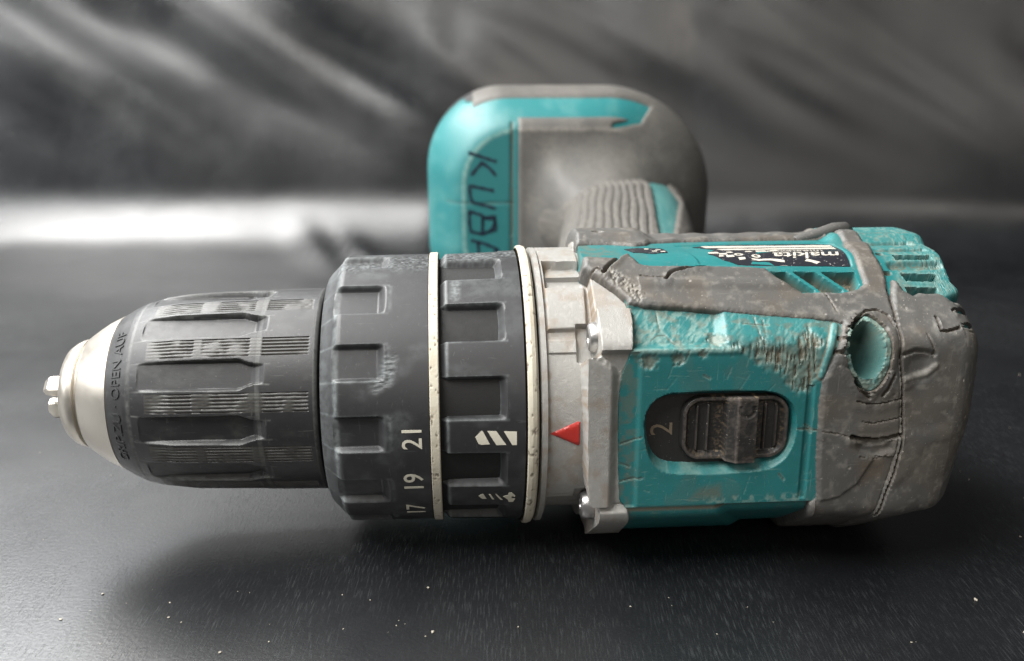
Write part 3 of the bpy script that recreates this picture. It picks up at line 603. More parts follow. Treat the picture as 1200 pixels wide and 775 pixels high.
def rings():
    tq = ring_part('torque_ring', -27.3, -4.95, [(-27.3, 22.5), (-27.1, 25.4), (-26.6, 26.1), (-24.2, 28.6), (-23.4, 29.75), (-22.6, 30.0), (-5.0, 30.15), (-4.95, 28.0)], None, M['black'], drill, 28, torque_fn)
    s = cylsurf(30.10)
    for n, c in (('21', 1.8), ('19', -19.4), ('17', -39.2)):
        text_on('torque_number', n, 5.7, (-8.4, c), s, M['print'], tq, Kloc=0.525, rot=90, offset=0.03, sx=0.95)['label'] = 'printed number ' + n
    md = ring_part('mode_ring', -2.9, 14.5, [(-2.9, 28.5), (-2.7, 30.2), (14.3, 30.7), (14.5, 28.5)], None, M['black'], drill, 28, mode_fn)
    s = cylsurf(lambda u, t: np.interp(u, [-2.7, 14.3], [30.2, 30.7]))
    ic = bpy.data.objects.new('drill_symbol', None); link(ic, md)
    for k in 'abc':
        patch('printed_mark', S(TR['I_' + k]), s, -0.15, 0.05, M['print'], md, 0.5)
    for k in 'defh':
        patch('printed_mark', S(TR['I_' + k]), s, -0.15, 0.05, M['print'], md, 0.5)
    bpy.data.objects.remove(ic)
    def band(name, prof, seed):
        th = dense_thetas(0.5, -85, 118, 3.0)
        xs = np.arange(prof[0][0], prof[-1][0] + 1e-6, 0.1)
        X, T = np.meshgrid(xs, th, indexing='ij'); Tw = wrapdeg(T)
        R = np.interp(X, [p[0] for p in prof], [p[1] for p in prof])
        nn = vnoise(X * 1.1, Tw * 0.6, seed, 3); n2 = vnoise(X * 0.5 + 5, Tw * 0.25, seed + 3, 3)
        R = R - 0.12 * sstep(0.66, 0.8, nn)
        wear = 0.5 * sstep(0.45, 0.75, n2)
        dirt = 0.8 * sstep(0.68, 0.80, nn) + 0.5 * sstep(0.25, 0.0, X - prof[0][0]) + 0.5 * sstep(-0.25, 0.0, X - prof[-1][0])
        return grid_mesh(name, polar(X, T, R), M['cream'], drill, {'wear': wear, 'dirt': np.clip(dirt, 0, 1)}, wrap=True, sharp=40)
    band('cream_band', [(-4.95, 27), (-4.95, 30.0), (-4.8, 30.45), (-3.1, 30.5), (-2.9, 30.2), (-2.9, 27)], 5)
    band('cream_band', [(14.5, 27), (14.5, 31.3), (14.7, 31.75), (15.5, 31.85), (16.3, 31.6), (16.8, 30.8), (16.9, 27)], 15)
    lathe('gap_ring', [(-6.5, 20), (-6, 28.8), (17.6, 28.8), (18, 20)], M['dark'], drill)
# ---- cast gear housing ---------------------------------------------
def edge_x_silver(T):
    """x where the casting ends and the plastic shell begins, by angle"""
    e = [(-180, 33), (-60, 36.5), (-54.8, 36.0), (-25, 34.8), (-23, 34.4), (-20.7, 33.0), (-12.1, 32.6), (6.4, 32.2), (15.3, 32.2), (22, 32.5), (24.7, 32.8), (28.1, 33.8), (30.6, 34.3), (40.5, 35.1), (45.4, 35.2), (49.9, 34.8), (54.7, 32.9), (60.4, 29.8), (65.2, 27.3), (72.7, 27.5), (91.3, 28.1), (114, 29.5), (140, 31), (180, 33)]
    return np.interp(T, [a for a, b in e], [b for a, b in e])

def gear_housing():
    th = dense_thetas(0.35, -85, 120, 3.0)
    xs = np.concatenate([[17.2], np.arange(17.3, 38.6, 0.2)])
    X, T = np.meshgrid(xs, th, indexing='ij'); Tw = wrapdeg(T)
    base = np.full(X.shape, 30.35)
    # rim lip next to the cream band
    lip = sstep(17.2, 17.45, X) * (1 - sstep(18.5, 18.8, X))
    R = base + 0.95 * lip
    onb = sstep(18.8, 19.0, X) * (1 - sstep(27.0, 27.2, X))
    d = sdf(X, Tw * K, S([(19.0, 41.6), (27.0, 41.8), (27.4, 60.6), (19.0, 60.9)]))
    R = R + 1.0 * sstep(0.35, -0.35, d)
    R = R + 0.9 * onb * sstep(60.5, 61.5, Tw) * (1 - sstep(125, 130, Tw))
    d = sdf(X, Tw * K, S([(19.3, 66.9), (27.0, 67.0), (27.4, 77.6), (19.3, 78.2)]))
    R = R - 2.0 * sstep(0.15, -0.25, d) * np.clip((Tw - 64.0) / 13, 0.1, 1)
    rec1 = sstep(0.3, -0.3, d)
    d2 = sdf(X, Tw * K, S([(19.3, 61.2), (27.0, 61.3), (27.2, 66.6), (19.3, 66.6)]))
    R = R - 1.3 * sstep(0.3, -0.3, d2)
    R = R + 0.55 * onb * sstep(32.4, 32.9, Tw) * (1 - sstep(37.4, 39.5, Tw))
    R = R + 0.15 * onb * sstep(-28.5, -27.8, Tw) * (1 - sstep(32.0, 32.6, Tw))
    low = onb * sstep(-30.5, -33.5, Tw)
    R = R - 2.2 * low * (1 - sstep(19.6, 18.9, X)) * sstep(-100, -99, Tw)
    # step up to the flange face
    rb = rbody(X, Tw)
    fl = np.interp(Tw, [-180, -24, -20.4, -11.8, 21, 28.4, 29.5, 180], [28.6, 28.6, 26.6, 26.0, 25.6, 25.5, 28.3, 28.3])
    onf = sstep(fl - 0.25, fl + 0.25, X)
    hgt = rb - 1.1
    main = (1 - sstep(29.0, 31.0, Tw - (X - 28) * -1.1)) * sstep(-22.5, -21.0, Tw)
    hgt = hgt + main * 1.9
    hgt = hgt - main * 1.6 * sstep(30.2, 32.4, X)
    b1 = sstep(30.0, 30.8, Tw) * (1 - sstep(45.6, 46.3, Tw)) * sstep(27.9, 28.3, X)
    hgt = hgt + b1 * 1.9
    b2 = sstep(-22.4, -23.2, Tw) * sstep(-63, -61, Tw) * sstep(28.6, 28.9, X)
    hgt = hgt + b2 * 1.7
    R = R * (1 - onf) + np.maximum(hgt, 30.2) * onf
    R = R + 2.1 * sstep(98, 101, Tw) * (1 - sstep(124, 128, Tw)) * sstep(27.2, 27.6, X)
    # seat cut for the screw heads
    for (c, w) in ((36.3, 6.9), (-32.5, 7.2)):
        dd = np.hypot((Tw - c) * K / 1.0, 0)
        cut = sstep(w * K + 0.3, w * K - 0.1, dd) * sstep(24.6, 24.9, X) * (1 - sstep(28.0, 28.2, X))
        R = np.where(cut > 0, np.minimum(R, R * (1 - cut) + 29.6 * cut), R)
    nn = vnoise(X * 1.5, Tw * 0.8, 41, 3)
    scar = seg_dist(X, Tw * K, S([(28.0, 29.0), (30.0, 27.0), (32.4, 24.0)]))
    R = R - 0.5 * sstep(1.2, 0.2, scar) * nn
    ex = edge_x_silver(Tw)
    R = np.where(X > ex, R - 3.5 * sstep(0.0, 0.9, X - ex), R)
    R = np.where(X <= 17.25, 26, R)
    wear = 0.35 * sstep(0.5, 0.8, nn) + 0.7 * sstep(1.0, 0.1, scar) + 0.3 * main
    dirt = 0.30 * sstep(0.5, 0.75, vnoise(X * 0.4, Tw * 0.2, 49, 4)) + rec1 * sstep(23, 19.3, X) * 0.9 * vnoise(X, Tw * .5, 9, 2) + 0.55 * sstep(0.6, 0.0, np.abs(X - 19.0)) * sstep(0.4, 0.7, vnoise(X, Tw * .4, 19, 2)) + 0.5 * sstep(0.5, 0.0, np.abs(X - fl)) * sstep(0.45, 0.6, vnoise(X, Tw * .5, 29, 2))
    gh = grid_mesh('gear_housing', polar(X, T, R), M['cast'], drill, {'wear': np.clip(wear, 0, 1), 'dirt': np.clip(dirt, 0, 1)}, wrap=True, keep=(X < ex + 1.2), sharp=35)
    # red pointer
    patch('pointer_mark', S([(19.0, 2.3), (24.6, 6.9), (25.0, 6.6), (25.0, -2.5), (24.6, -2.8)]), cylsurf(30.45), -0.3, 0.45, M['red'], gh, 0.5, bevel=0.35)
    for (c, rr) in ((37.6, 32.4), (-32.5, 31.8)):
        t = rad(c); cy, cz = -rr * math.cos(t), rr * math.sin(t)
        sc = lathe('screw', [(25.2, 0.2), (25.2, 1.1), (25.2, 1.12), (24.6, 1.3), (24.5, 2.2), (24.8, 2.75), (25.5, 3.1), (26.7, 3.2), (27.2, 3.2), (27.3, 3.0), (29, 3.0)], M['screw'], drill, (2.2 if c > 0 else 1.4, cy, cz), n=48, sharp=30)
    return gh

# ---- motor housing: teal shell under a rubber overmould -----------------------
SW_OUT = [(37.2, 6.1), (37.6, 11.0), (39.0, 15.0), (41.6, 17.2), (44.0, 17.7), (55.0, 17.8), (62.5, 17.5), (65.8, 15.2), (67.8, 10.8), (68.4, 3.6), (67.9, -3.0), (66.0, -8.6), (62.3, -11.4), (52.6, -12.0), (43.0, -11.6), (39.9, -9.1), (38.0, -3.4)]
SW_IN = [(37.3, 6.1), (37.8, 11.0), (39.2, 15.0), (41.8, 16.9), (44.0, 17.3), (55.0, 17.4), (62.3, 17.0), (65.4, 14.6), (66.7, 10.5), (66.9, 3.5), (66.4, -2.4), (64.2, -6.6), (61.0, -8.6), (52.6, -8.9), (44.5, -8.6), (41.2, -6.9), (38.8, -2.6)]
RUB_MAIN = [(27.6, 71.9), (27.1, 65), (29.8, 60.4), (32.9, 54.7), (34.9, 49.9), (35.1, 47.8), (39.1, 46.7), (46, 45.7), (56, 43.2), (66.1, 40.9), (75.6, 39.3), (77.2, 38.2), (76.6, 35.5), (75.0, 30), (73.6, 24.4), (72.6, 21), (72.3, 13.6), (72.5, 4.4), (72.8, -8.2), (73.6, -20.8), (72.4, -23), (73.2, -32), (74, -180), (88.6, -180), (86.8, -60), (86.8, -28.3), (88.0, -19.3), (89.1, -12.1), (89.8, -4.4), (89.8, 3.5), (88.8, 18.7), (87.8, 26.8), (88.0, 36.2), (88.8, 41.9), (89.4, 51.7), (90.3, 58), (90.5, 62), (90.3, 70.3), (91.8, 78), (93.0, 84), (93.2, 97), (92, 100), (88.6, 100), (88.4, 90), (87.0, 84), (86.2, 74), (85.3, 65.2), (84.9, 55), (83.1, 52.6), (79.4, 51.2), (75.5, 51.6), (71.5, 51.4), (69.4, 54), (67.4, 58.4), (65.4, 63.4), (62, 64.2), (59, 64.5), (48.2, 65.4), (41, 65.6), (39.2, 66.6), (38.2, 70.5), (37.4, 73.9), (36.4, 72.6), (34.2, 70.6), (31.4, 71.2)]
RUB_CAP = [(87.4, -180), (86.0, -60), (86.0, -28.3), (87.2, -19.3), (88.3, -12.1), (89.0, -4.4), (89.0, 3.5), (88.0, 18.7), (87.0, 26.8), (87.2, 36.2), (88.0, 41.9), (89.6, 50), (91.0, 56.4), (92.0, 55.6), (92.6, 51.5), (94.0, 49.2), (95.5, 50.4), (97.3, 49.8), (99.5, 50.0), (101.5, 48.1), (102.6, 48.6), (104, 46), (107, 47), (130, 47), (130, -180)]
ELL = [(77.9, 29.2), (78.6, 33.5), (80.1, 37.6), (82.2, 40.6), (84.0, 40.9), (85.8, 37.6), (86.8, 33), (87.0, 28), (86.7, 23.5), (85.6, 18.9), (83.6, 16.2), (81.2, 18.2), (79.0, 24.0)]
ELLIN = [(78.9, 30.9), (79.7, 34.5), (81.2, 37.4), (83.2, 38.6), (84.7, 36.4), (85.6, 32.5), (85.8, 28.5), (85.6, 25.2), (84.6, 22.0), (83.0, 20.8), (81.2, 21.6), (79.6, 25.4)]
VTRI = [(66.4, 62.0), (84.2, 61.0), (84.0, 55.0), (82.4, 51.9), (71.2, 52.0), (68.2, 56.6)]

def chaikin(p, n=2):
    for _ in range(n):
        q = []
        for i in range(len(p)):
            a, b = p[i], p[(i + 1) % len(p)]
            q += [(a[0]*.75 + b[0]*.25, a[1]*.75 + b[1]*.25), (a[0]*.25 + b[0]*.75, a[1]*.25 + b[1]*.75)]
        p = q
    return p
ELL = [(82.6 - 1.3 + (a - 82.6) * 1.04, b) for a, b in ELL]; ELLIN = [(82.4 - 1.3 + (a - 82.4) * 1.08, 29.5 + (b - 29.5) * 1.05) for a, b in ELLIN]
SW_OUT, SW_IN, ELL, ELLIN = chaikin(SW_OUT), chaikin(SW_IN), chaikin(ELL), chaikin(ELLIN)

def body_base(X, Tw):
    rb = rbody(X, Tw)
    # side hump of the upper rail and of the rear frame (what rises above the label)
    rb = rb + 1.6 * sstep(95, 101, Tw) * (1 - sstep(128, 140, Tw)) * (1 - sstep(42, 47, X)) * sstep(27, 29, X)
    rb = rb + 1.7 * sstep(88, 97, Tw) * (1 - sstep(126, 138, Tw)) * sstep(84.5, 88.0, X)
    # lower flank is a little lower behind the front lug
    rb = rb - 0.9 * sstep(-24.5, -27, Tw) * (1 - sstep(-95, -90, -np.abs(Tw))) * 0
    return rb

def teal_field(X, Tw):
    R = body_base(X, Tw)
    Y = Tw * K
    wear = np.zeros_like(R); dirt = np.zeros_like(R)
    n1 = vnoise(X * 0.9, Tw * 0.5, 51, 4); n2 = vnoise(X * 2.4, Tw * 1.3, 61, 3)
    ns = vnoise((X + Y) * 0.45, (X - Y) * 1.5, 58, 3) * 0.5 + vnoise((X - 0.6 * Y) * 1.4, (X + Y) * 0.4, 59, 3) * 0.5
    # upper facet: low left bay, raised right pad
    edge = sstep(29.6, 30.4, Tw)
    bay = sstep(30.8, 33.2, Tw) * (1 - sstep(46, 48, Tw)) * (1 - sstep(51.6, 54.0, X - (Tw - 40) * 0.12))
    R = R - 1.55 * bay * (1 - 0.45 * sstep(36, 46, Tw))
    pad = sstep(29, 31.5, Tw) * (1 - sstep(44, 47, Tw)) * sstep(52.5, 54.2, X) * (1 - sstep(71.5, 73.5, X))
    R = R + 0.25 * pad
    # raised border round the front plate, small shoulder at its front edge
    R = R - 0.45 * (1 - sstep(35.6, 36.6, X)) * (Tw < 30) * (Tw > -22)
    R = R + 0.35 * sstep(0.9, 0.2, np.abs(Tw - 30.2) * K) * (X < 56)
    # groove and bead before the rubber at the rear
    R = R - 0.55 * sstep(0.9, 0.3, np.abs(X - 70.6)) * (Tw < 19) * (Tw > -21)
    # below the plate: a lug in front, a recess behind it
    lowz = sstep(-21.8, -23.4, Tw) * sstep(-95, -90, Tw)
    lug = 1 - sstep(54.0, 57.5, X + (Tw + 30) * 0.25)
    R = R - lowz * (1.5 * (1 - lug) + 0.25 * lug)
    dirt = np.maximum(dirt, 0.85 * sstep(0.8, 0.1, np.abs(Tw + 23.2) * K))
    wear = np.maximum(wear, 0.7 * sstep(1.3, 0.2, np.abs(Tw + 20.6) * K) * sstep(0.42, 0.6, n1) * (X > 50))
    # speed-switch window with a chamfer on its lower and rear edge
    dout = sdf(X, Y, S(SW_OUT)); din = sdf(X, Y, S(SW_IN))
    ch = np.clip(-dout / 1.3, 0, 1)
    lowr = sstep(13, 5, Tw)
    R = R - 2.9 * (lowr * np.clip(-dout / 0.85, 0, 1) + (1 - lowr) * sstep(0.05, -0.4, dout))
    wear = np.maximum(wear, 0.35 * (dout < 0.05) * (dout > -0.9) * sstep(6, -2, Tw) * sstep(0.3, 0.5, vnoise(X * 0.3, Tw * 0.1, 57, 2)))  # lower bevel paled: some wear, plus its bright light put into the colour
    R = R - 3.0 * sstep(-1.3, -2.0, dout)
    # the gouged and whitened corner
    w = sdf(X, Y, S([(50, 31), (55, 30.4), (58, 29), (61.0, 25.5), (64.5, 24), (66.0, 18.6), (69, 17.0), (71.4, 18.0), (72.0, 24.5), (72.4, 33), (70, 36), (66.4, 32.5), (57.9, 31.6)]))
    wz = sstep(1.2, -1.6, w + (n1 - 0.5) * 3.0)
    cut = vnoise(X * 1.6 + Tw * 0.1, Tw * 0.55, 71, 4)
    cx = vnoise(X * 2.6, Tw * 0.25, 72, 3)
    R = R - wz * (0.18 + 0.55 * (cut - 0.35)) - wz * 0.5 * sstep(0.5, 0.75, cx)
    wear = np.maximum(wear, wz * (0.45 + 0.45 * cut)); dirt = np.maximum(dirt, wz * (0.40 + 0.5 * sstep(0.45, 0.7, cx)))
    # scuffed upper band
    band = sstep(30.0, 31.0, Tw) * (1 - sstep(45, 48, Tw)) * (X < 77)
    wear = np.maximum(wear, band * (0.10 + 0.55 * sstep(0.50, 0.68, ns)) * (0.55 + 0.45 * sstep(60, 72, X)))
    wear = np.maximum(wear, 0.65 * bay * sstep(0.40, 0.62, ns))
    dirt = np.maximum(dirt, 0.45 * band * sstep(0.52, 0.70, vnoise(X * 0.5, Tw * 0.5, 53, 4)))
    R = R - band * 0.05 * sstep(0.50, 0.62, ns)
    rid = sstep(0.8, 0.1, np.abs(Tw - 30.4) * K) * (X < 56)
    wear = np.maximum(wear, rid * (0.45 + 0.5 * n1))
    for (cx0, ct, rr) in ((51.5, 33.8, 2.4), (43.5, 28.2, 1.7), (48.5, 29.3, 1.2), (37.8, 27.5, 2.2)):
        d = np.hypot(X - cx0, (Tw - ct) * K * 1.2)
        z = sstep(rr, rr * 0.3, d + (n2 - 0.5) * 1.6)
        R = R - 0.45 * z * (0.4 + cut); wear = np.maximum(wear, 0.6 * z); dirt = np.maximum(dirt, 0.55 * z)
    # grime along the front shoulder
    dirt = np.maximum(dirt, 0.45 * (1 - sstep(34.8, 37.0, X)) * sstep(0.40, 0.62, n1))
    dirt = np.maximum(dirt, 0.14 * sstep(0.60, 0.74, vnoise(X * 0.25, Tw * 0.11, 91, 3)))
    z = sdf(X, Y, S([(49, -17), (53.5, -15.5), (54, -20), (47, -20.5)])); dirt = np.maximum(dirt, 0.55 * sstep(1.2, -1, z))
    # bevelled bead by the rubber (pale strip)
    st = seg_dist(X, Y, S([(75.6, 37.6), (74.2, 32.3), (73.0, 26.1), (72.4, 22.1)]))
    R = R + 0.5 * sstep(0.9, 0.3, st)
    wear = np.maximum(wear, 0.35 * sstep(0.8, 0.4, st)); dirt = np.maximum(dirt * (st > 0.8), 0.8 * sstep(1.2, 0.9, st) * sstep(0.5, 0.8, st))
    # triangular vent bay: sunk floor, two slanted bars left standing
    dv = sdf(X, Y, S(VTRI))
    bars = np.minimum(seg_dist(X, Y, S([(69.6, 63.5), (75.8, 50.5)])), seg_dist(X, Y, S([(75.4, 63.5), (81.6, 50.5)])))
    hole = sstep(0.1, -0.4, dv) * sstep(0.45, 0.85, bars)
    R = R - 3.2 * hole; dirt = np.maximum(dirt, hole * (0.6 + 0.5 * n2))
    R = R + hole * 0.9 * (n2 - 0.4)
    # label pocket
    dl = sdf(X, Y, S([(52, 66.8), (57, 65.9), (84.3, 64.0), (85.0, 70), (85.8, 79), (86.2, 90), (83, 94), (64, 95), (56, 93), (50, 92)]))
    R = R - 0.35 * sstep(0.2, -0.3, dl)
    # screw well
    de = sdf(X, Y, S(ELLIN)); dE = sdf(X, Y, S(ELL))
    R = R - 7.5 * sstep(0.0, -1.7, de) - 2.5 * sstep(-1.5, -3, de)
    collar = sstep(0.5, -0.2, dE) * (de > 0.0)
    R = R + collar * (0.7 + 0.6 * (n2 - 0.5))
    wear = np.maximum(wear, collar * (0.55 + 0.4 * n2)); dirt = np.maximum(dirt, collar * 0.5 * sstep(0.3, 0.6, n1))
    dirt = np.where(de < 0.1, 0.25 + 0.35 * vnoise(X * 0.3, Tw * 0.2, 93, 3) * sstep(24, 36, Tw), dirt); wear = np.where(de < 0.1, 0.12, wear)
    # rear vents
    XP = X; X = warp(X, Tw)
    for pl in ([(94.4, 70.6), (102.7, 70.2), (102.7, 67.2), (94.4, 67.4)], [(93.9, 60.3), (101.8, 59.6), (101.4, 55.9), (94.4, 56.6)], [(93.6, 53.7), (100.4, 53.0), (100.2, 49.4), (93.6, 49.4)]):
        d = sdf(X, Y, S(pl)) + (n2 - 0.5) * 0.35
        R = R - 2.6 * sstep(0.0, -0.45, d)
        wear = np.maximum(wear, 0.4 * sstep(1.3, 0.2, np.abs(d)) * (d > -0.2))
    zone = sstep(91.5, 93, X) * sstep(48, 51, Tw) * (1 - sstep(100, 112, Tw))
    for t0 in (64.0, 76.5, 88.0):
        g = sstep(1.5, 0.4, np.abs(Tw - t0 + (n1 - 0.5) * 0.8) * K) * zone * (1 - sstep(103, 104.5, X))
        R = R - 0.9 * g; dirt = np.maximum(dirt, 0.7 * g * sstep(0.35, 0.6, n2))
    R = R - 0.06 * zone * sstep(0.45, 0.75, n2); dirt = np.maximum(dirt, 0.3 * zone * sstep(0.5, 0.7, n1))
    wear = np.maximum(wear, zone * (0.15 + 0.35 * sstep(0.48, 0.70, n1)))
    for (hx, ht) in ((91.9, 71.7), (91.2, 60.4)):
        d = np.hypot(X - hx, (Tw - ht) * K * 1.3); R = R - 2.0 * sstep(0.9, 0.4, d); dirt = np.maximum(dirt, sstep(1.0, 0.6, d))
    rim = sstep(97, 99, Tw) * (X > 86)
    wear = np.maximum(wear, 0.5 * rim * sstep(0.35, 0.6, n1)); dirt = np.maximum(dirt, 0.5 * sstep(1.5, 0.4, np.abs(Tw - 97.5)) * (X > 89) * n1 * 1.5)
    X = XP
    # scratches with a direction of their own
    for k, pts in TR.items():
        if k[0] == 't' and k[1:].isdigit():
            d = seg_dist(X, Y, S(pts)); R = R - 0.16 * sstep(0.24, 0.03, d)
            wear = np.maximum(wear, 0.5 * sstep(0.45, 0.2, d + (n2 - .5) * .2) * (d > 0.16)); dirt = np.maximum(dirt, 0.6 * sstep(0.22, 0.06, d))
    rs = random.Random(8)
    for i in range(60):
        x0 = rs.uniform(36, 71); t0 = rs.uniform(-20, 44); L_ = rs.uniform(0.8, 4.5); a = rs.choice([rs.uniform(-0.4, 0.4), rs.uniform(0.6, 1.4)])
        msk = (np.abs(X[:, 0] - x0) < 6)
        d = seg_dist(X[msk], Y[msk], [(x0, t0 * K), (x0 + L_ * math.cos(a), t0 * K + L_ * math.sin(a))])
        wd = rs.uniform(0.08, 0.17); d = d + (n2[msk] - 0.5) * 0.22
        R[msk] -= 0.05 * sstep(wd, 0.0, d); wear[msk] = np.maximum(wear[msk], rs.uniform(0.1, 0.45) * sstep(wd * 1.5, wd * 0.4, d))
    # behind the casting edge
    ex = edge_x_silver(Tw)
    R = np.where(X < ex, R - 4.0 * sstep(0.1, -0.5, X - ex), R)
    for k, wd, dp in CUTS:
        R = R - 3.0 * sstep(wd * 1.5, wd * 0.9, seg_dist(X, Y, S(TR[k]))) * (np.abs(X - 70) < 200) * ((X > 73.5) | (Tw > 46)) * (Tw < 66)
    R = R - 3.0 * sstep(1.0, 0.2, sdf(X, Y, S([(79.5, 0.6), (82.0, 0.1), (87.3, 0.3), (88.9, 0.9), (86.4, -3.4), (83.1, -4.0), (80.6, -2.4)])))
    # torn edge of the tail
    R = R + np.where((X > 104) & (Tw > 46) & (Tw < 100), 0.25 * (n1 - 0.5), 0)
    return R, np.clip(wear, 0, 1), np.clip(dirt, 0, 1), dv, de

CUTS = [('L_split', .26, 1.2), ('g1', .55, 1.3), ('g2', .5, 1.2), ('g3', .22, .3), ('gA', .38, 1.1), ('gB', .3, .8), ('gC', .20, .3), ('g6', .17, .5), ('g7', .13, .3), ('g8', .55, 1.6), ('g9', .18, .22), ('g10', .3, .7), ('g10b', .4, 1.0), ('g11', .35, .7), ('g13', .13, .2), ('g14', .45, 1.0), ('g15', .35, .8), ('g16', .25, .4), ('g17', .22, .25)]
def rubber_field(X, Tw, poly, th_mm, cap=False):
    R = body_base(X, Tw); Y = Tw * K
    n1 = vnoise(X * 0.8, Tw * 0.45, 151, 4); n2 = vnoise(X * 2.2, Tw * 1.2, 161, 3)
    d = sdf(X, Y, S(poly)) + (n2 - 0.5) * 0.28
    dirt = 0.30 * sstep(0.45, 0.7, vnoise(X * 0.16, Tw * 0.09, 171, 4)); wear = 0.30 * sstep(0.5, 0.8, n1)
    prof = th_mm * np.sqrt(np.clip(-d / 0.9, 0, 1)) 
    h = np.where(d < 0, prof, -3.5 * sstep(0, 0.6, d) - 0.05)
    lump = (vnoise(X * 0.16, Tw * 0.10, 181, 2) - 0.5) * 0.28
    R = R + h + (d < 0) * lump * sstep(0, -2, d)
    if not cap:
        # holes in the overmould
        dE = sdf(X, Y, S(ELL)) + (n2 - 0.5) * 0.5
        R = R - 4.5 * sstep(0.25, -0.3, dE)
        R = R + 0.45 * sstep(2.4, 0.3, dE) * (dE > 0)
        R = R - 0.5 * sstep(1.0, 0.3, dE) * (dE > 0.1) * sstep(0.5, 0.6, n1)
        dirt = np.maximum(dirt, 0.5 * sstep(0.8, 0.1, dE))
        # crease along the shoulder, scuffed front corner
        R = R + 0.45 * sstep(2.0, 0.2, np.abs(Tw - 56.0 + (X - 50) * 0.06) * K) * (X < 74) * (X > 38)
        d2 = seg_dist(X, Y, S([(32.5, 61), (35.0, 57), (37.4, 51)])); z = sstep(2.2, 0.4, d2)
        R = R - 0.35 * z * sstep(0.4, 0.7, n2); wear = np.maximum(wear, z * sstep(0.35, 0.6, n2))
        ds = sdf(X, Y, S([(79.5, 0.6), (82.0, 0.1), (87.3, 0.3), (88.9, 0.9), (86.4, -2.6), (83.1, -3.2), (80.6, -1.6)])); R = R - 1.0 * sstep(0.15, -0.9, ds); dirt = np.maximum(dirt, 0.4 * sstep(0, -.6, ds))
        # sunken foot of the split corner, darker oval below
        dd = sdf(X, Y, S([(80.6, -2.0), (84, -1.6), (88.3, -0.6), (88.5, -4.5), (84.4, -7.0), (81.5, -5.0)]))
        R = R - 0.8 * sstep(0.6, -0.7, dd)
        z = sdf(X, Y, S([(81, -8), (87.5, -6), (87.5, -14), (82.5, -16.5)])); dirt = np.maximum(dirt, 0.55 * sstep(1.2, -1.2, z))
        # step between flank panel and underside
        sd = seg_dist(X, Y, S([(73.6, -20.8), (78, -19.5), (81.5, -15.5), (83.4, -9.5), (84.5, -6.5)]))
        und = inside(X, Y, S([(73.6, -20.8), (78, -19.5), (81.5, -15.5), (83.4, -9.5), (84.5, -6.5), (92, -6.5), (92, -100), (73, -100)]))
        R = R - und * 0.35 * sstep(0, 0.8, sd)
    else:
        for (a, b2, c, e) in ((90.8, 28.6, 6.2, 0.9),):
            dd = np.hypot((X - 91.6) / 3.6, (Tw - 24.5) * K / 3.6)
            R = R - 1.0 * sstep(1.1, 0.2, dd) * sstep(29.5, 26.0, Tw)
        R = R + 0.4 * sstep(0.9, 0.1, seg_dist(X, Y, S(TR['gD2'])))
        wear = np.maximum(wear, 0.5 * sstep(1.3, 0.1, seg_dist(X, Y, S(TR['gD2'])) + (n2 - .5)))
        dgd = seg_dist(X, Y, S(TR['gD'])); R = R - 0.8 * sstep(0.5, 0.05, dgd)
        # torn right rim
        R = R - 0.9 * sstep(0.5, 0.62, vnoise(X * 0.1 + 3, Tw * 0.35, 191, 2)) * sstep(118, 121, X)
        tz = sstep(100, 107, X) * sstep(33.5, 36, Tw) * (Tw < 50)
        R = R - 1.3 * tz * sstep(0.42, 0.55, vnoise(X * 0.12, Tw * 0.9, 195, 2))
        R = R + 0.22 * sstep(0.5, 0.7, vnoise(X * 0.10, Tw * 0.09, 197, 2))
        wear = np.maximum(wear, 0.65 * sstep(117.5, 120.5, X) * (0.4 + n1))
    for k, wd, dp in CUTS:
        c = seg_dist(X, Y, S(TR[k])) + ((n2 - 0.5) * 0.25 + (n1 - 0.5) * 0.3 * wd) * (0.25 if k == 'L_split' else 1)
        R = R - dp * sstep(wd, wd * 0.15, c) * (d < 0.2) + (0 if k == 'L_split' else 0.04) * sstep(wd * 2.2, wd * 1.2, c) * sstep(wd * 0.8, wd * 1.2, c) * (d < 0)
        cu = seg_dist(X, Y, [(a, b - 0.9) for a, b in S(TR[k])])
        R = R + (0 if k == 'L_split' else 0.45) * min(dp, 0.9) * sstep(1.5, 0.1, cu) * sstep(0.05, 0.5, c) * (d < 0) * (0.4 + n1) * 0.6
        dirt = np.maximum(dirt, 0.5 * sstep(wd * 1.1, wd * 0.4, c))
    rs = random.Random(18 + cap)
    for i in range(60):
        x0 = rs.uniform(30, 120); t0 = rs.uniform(-40, 66); r = rs.uniform(0.15, 0.45)
        msk = np.abs(X[:, 0] - x0) < 2
        if not msk.any(): continue
        dd = np.hypot(X[msk] - x0, Y[msk] - t0 * K); R[msk] -= 0.18 * sstep(r, 0, dd); wear[msk] = np.maximum(wear[msk], rs.choice([0, .9, .9]) * sstep(r * 1.3, r * 0.4, dd))
    ex = edge_x_silver(Tw)
    return R, np.clip(wear, 0, 1), np.clip(dirt, 0, 1), d

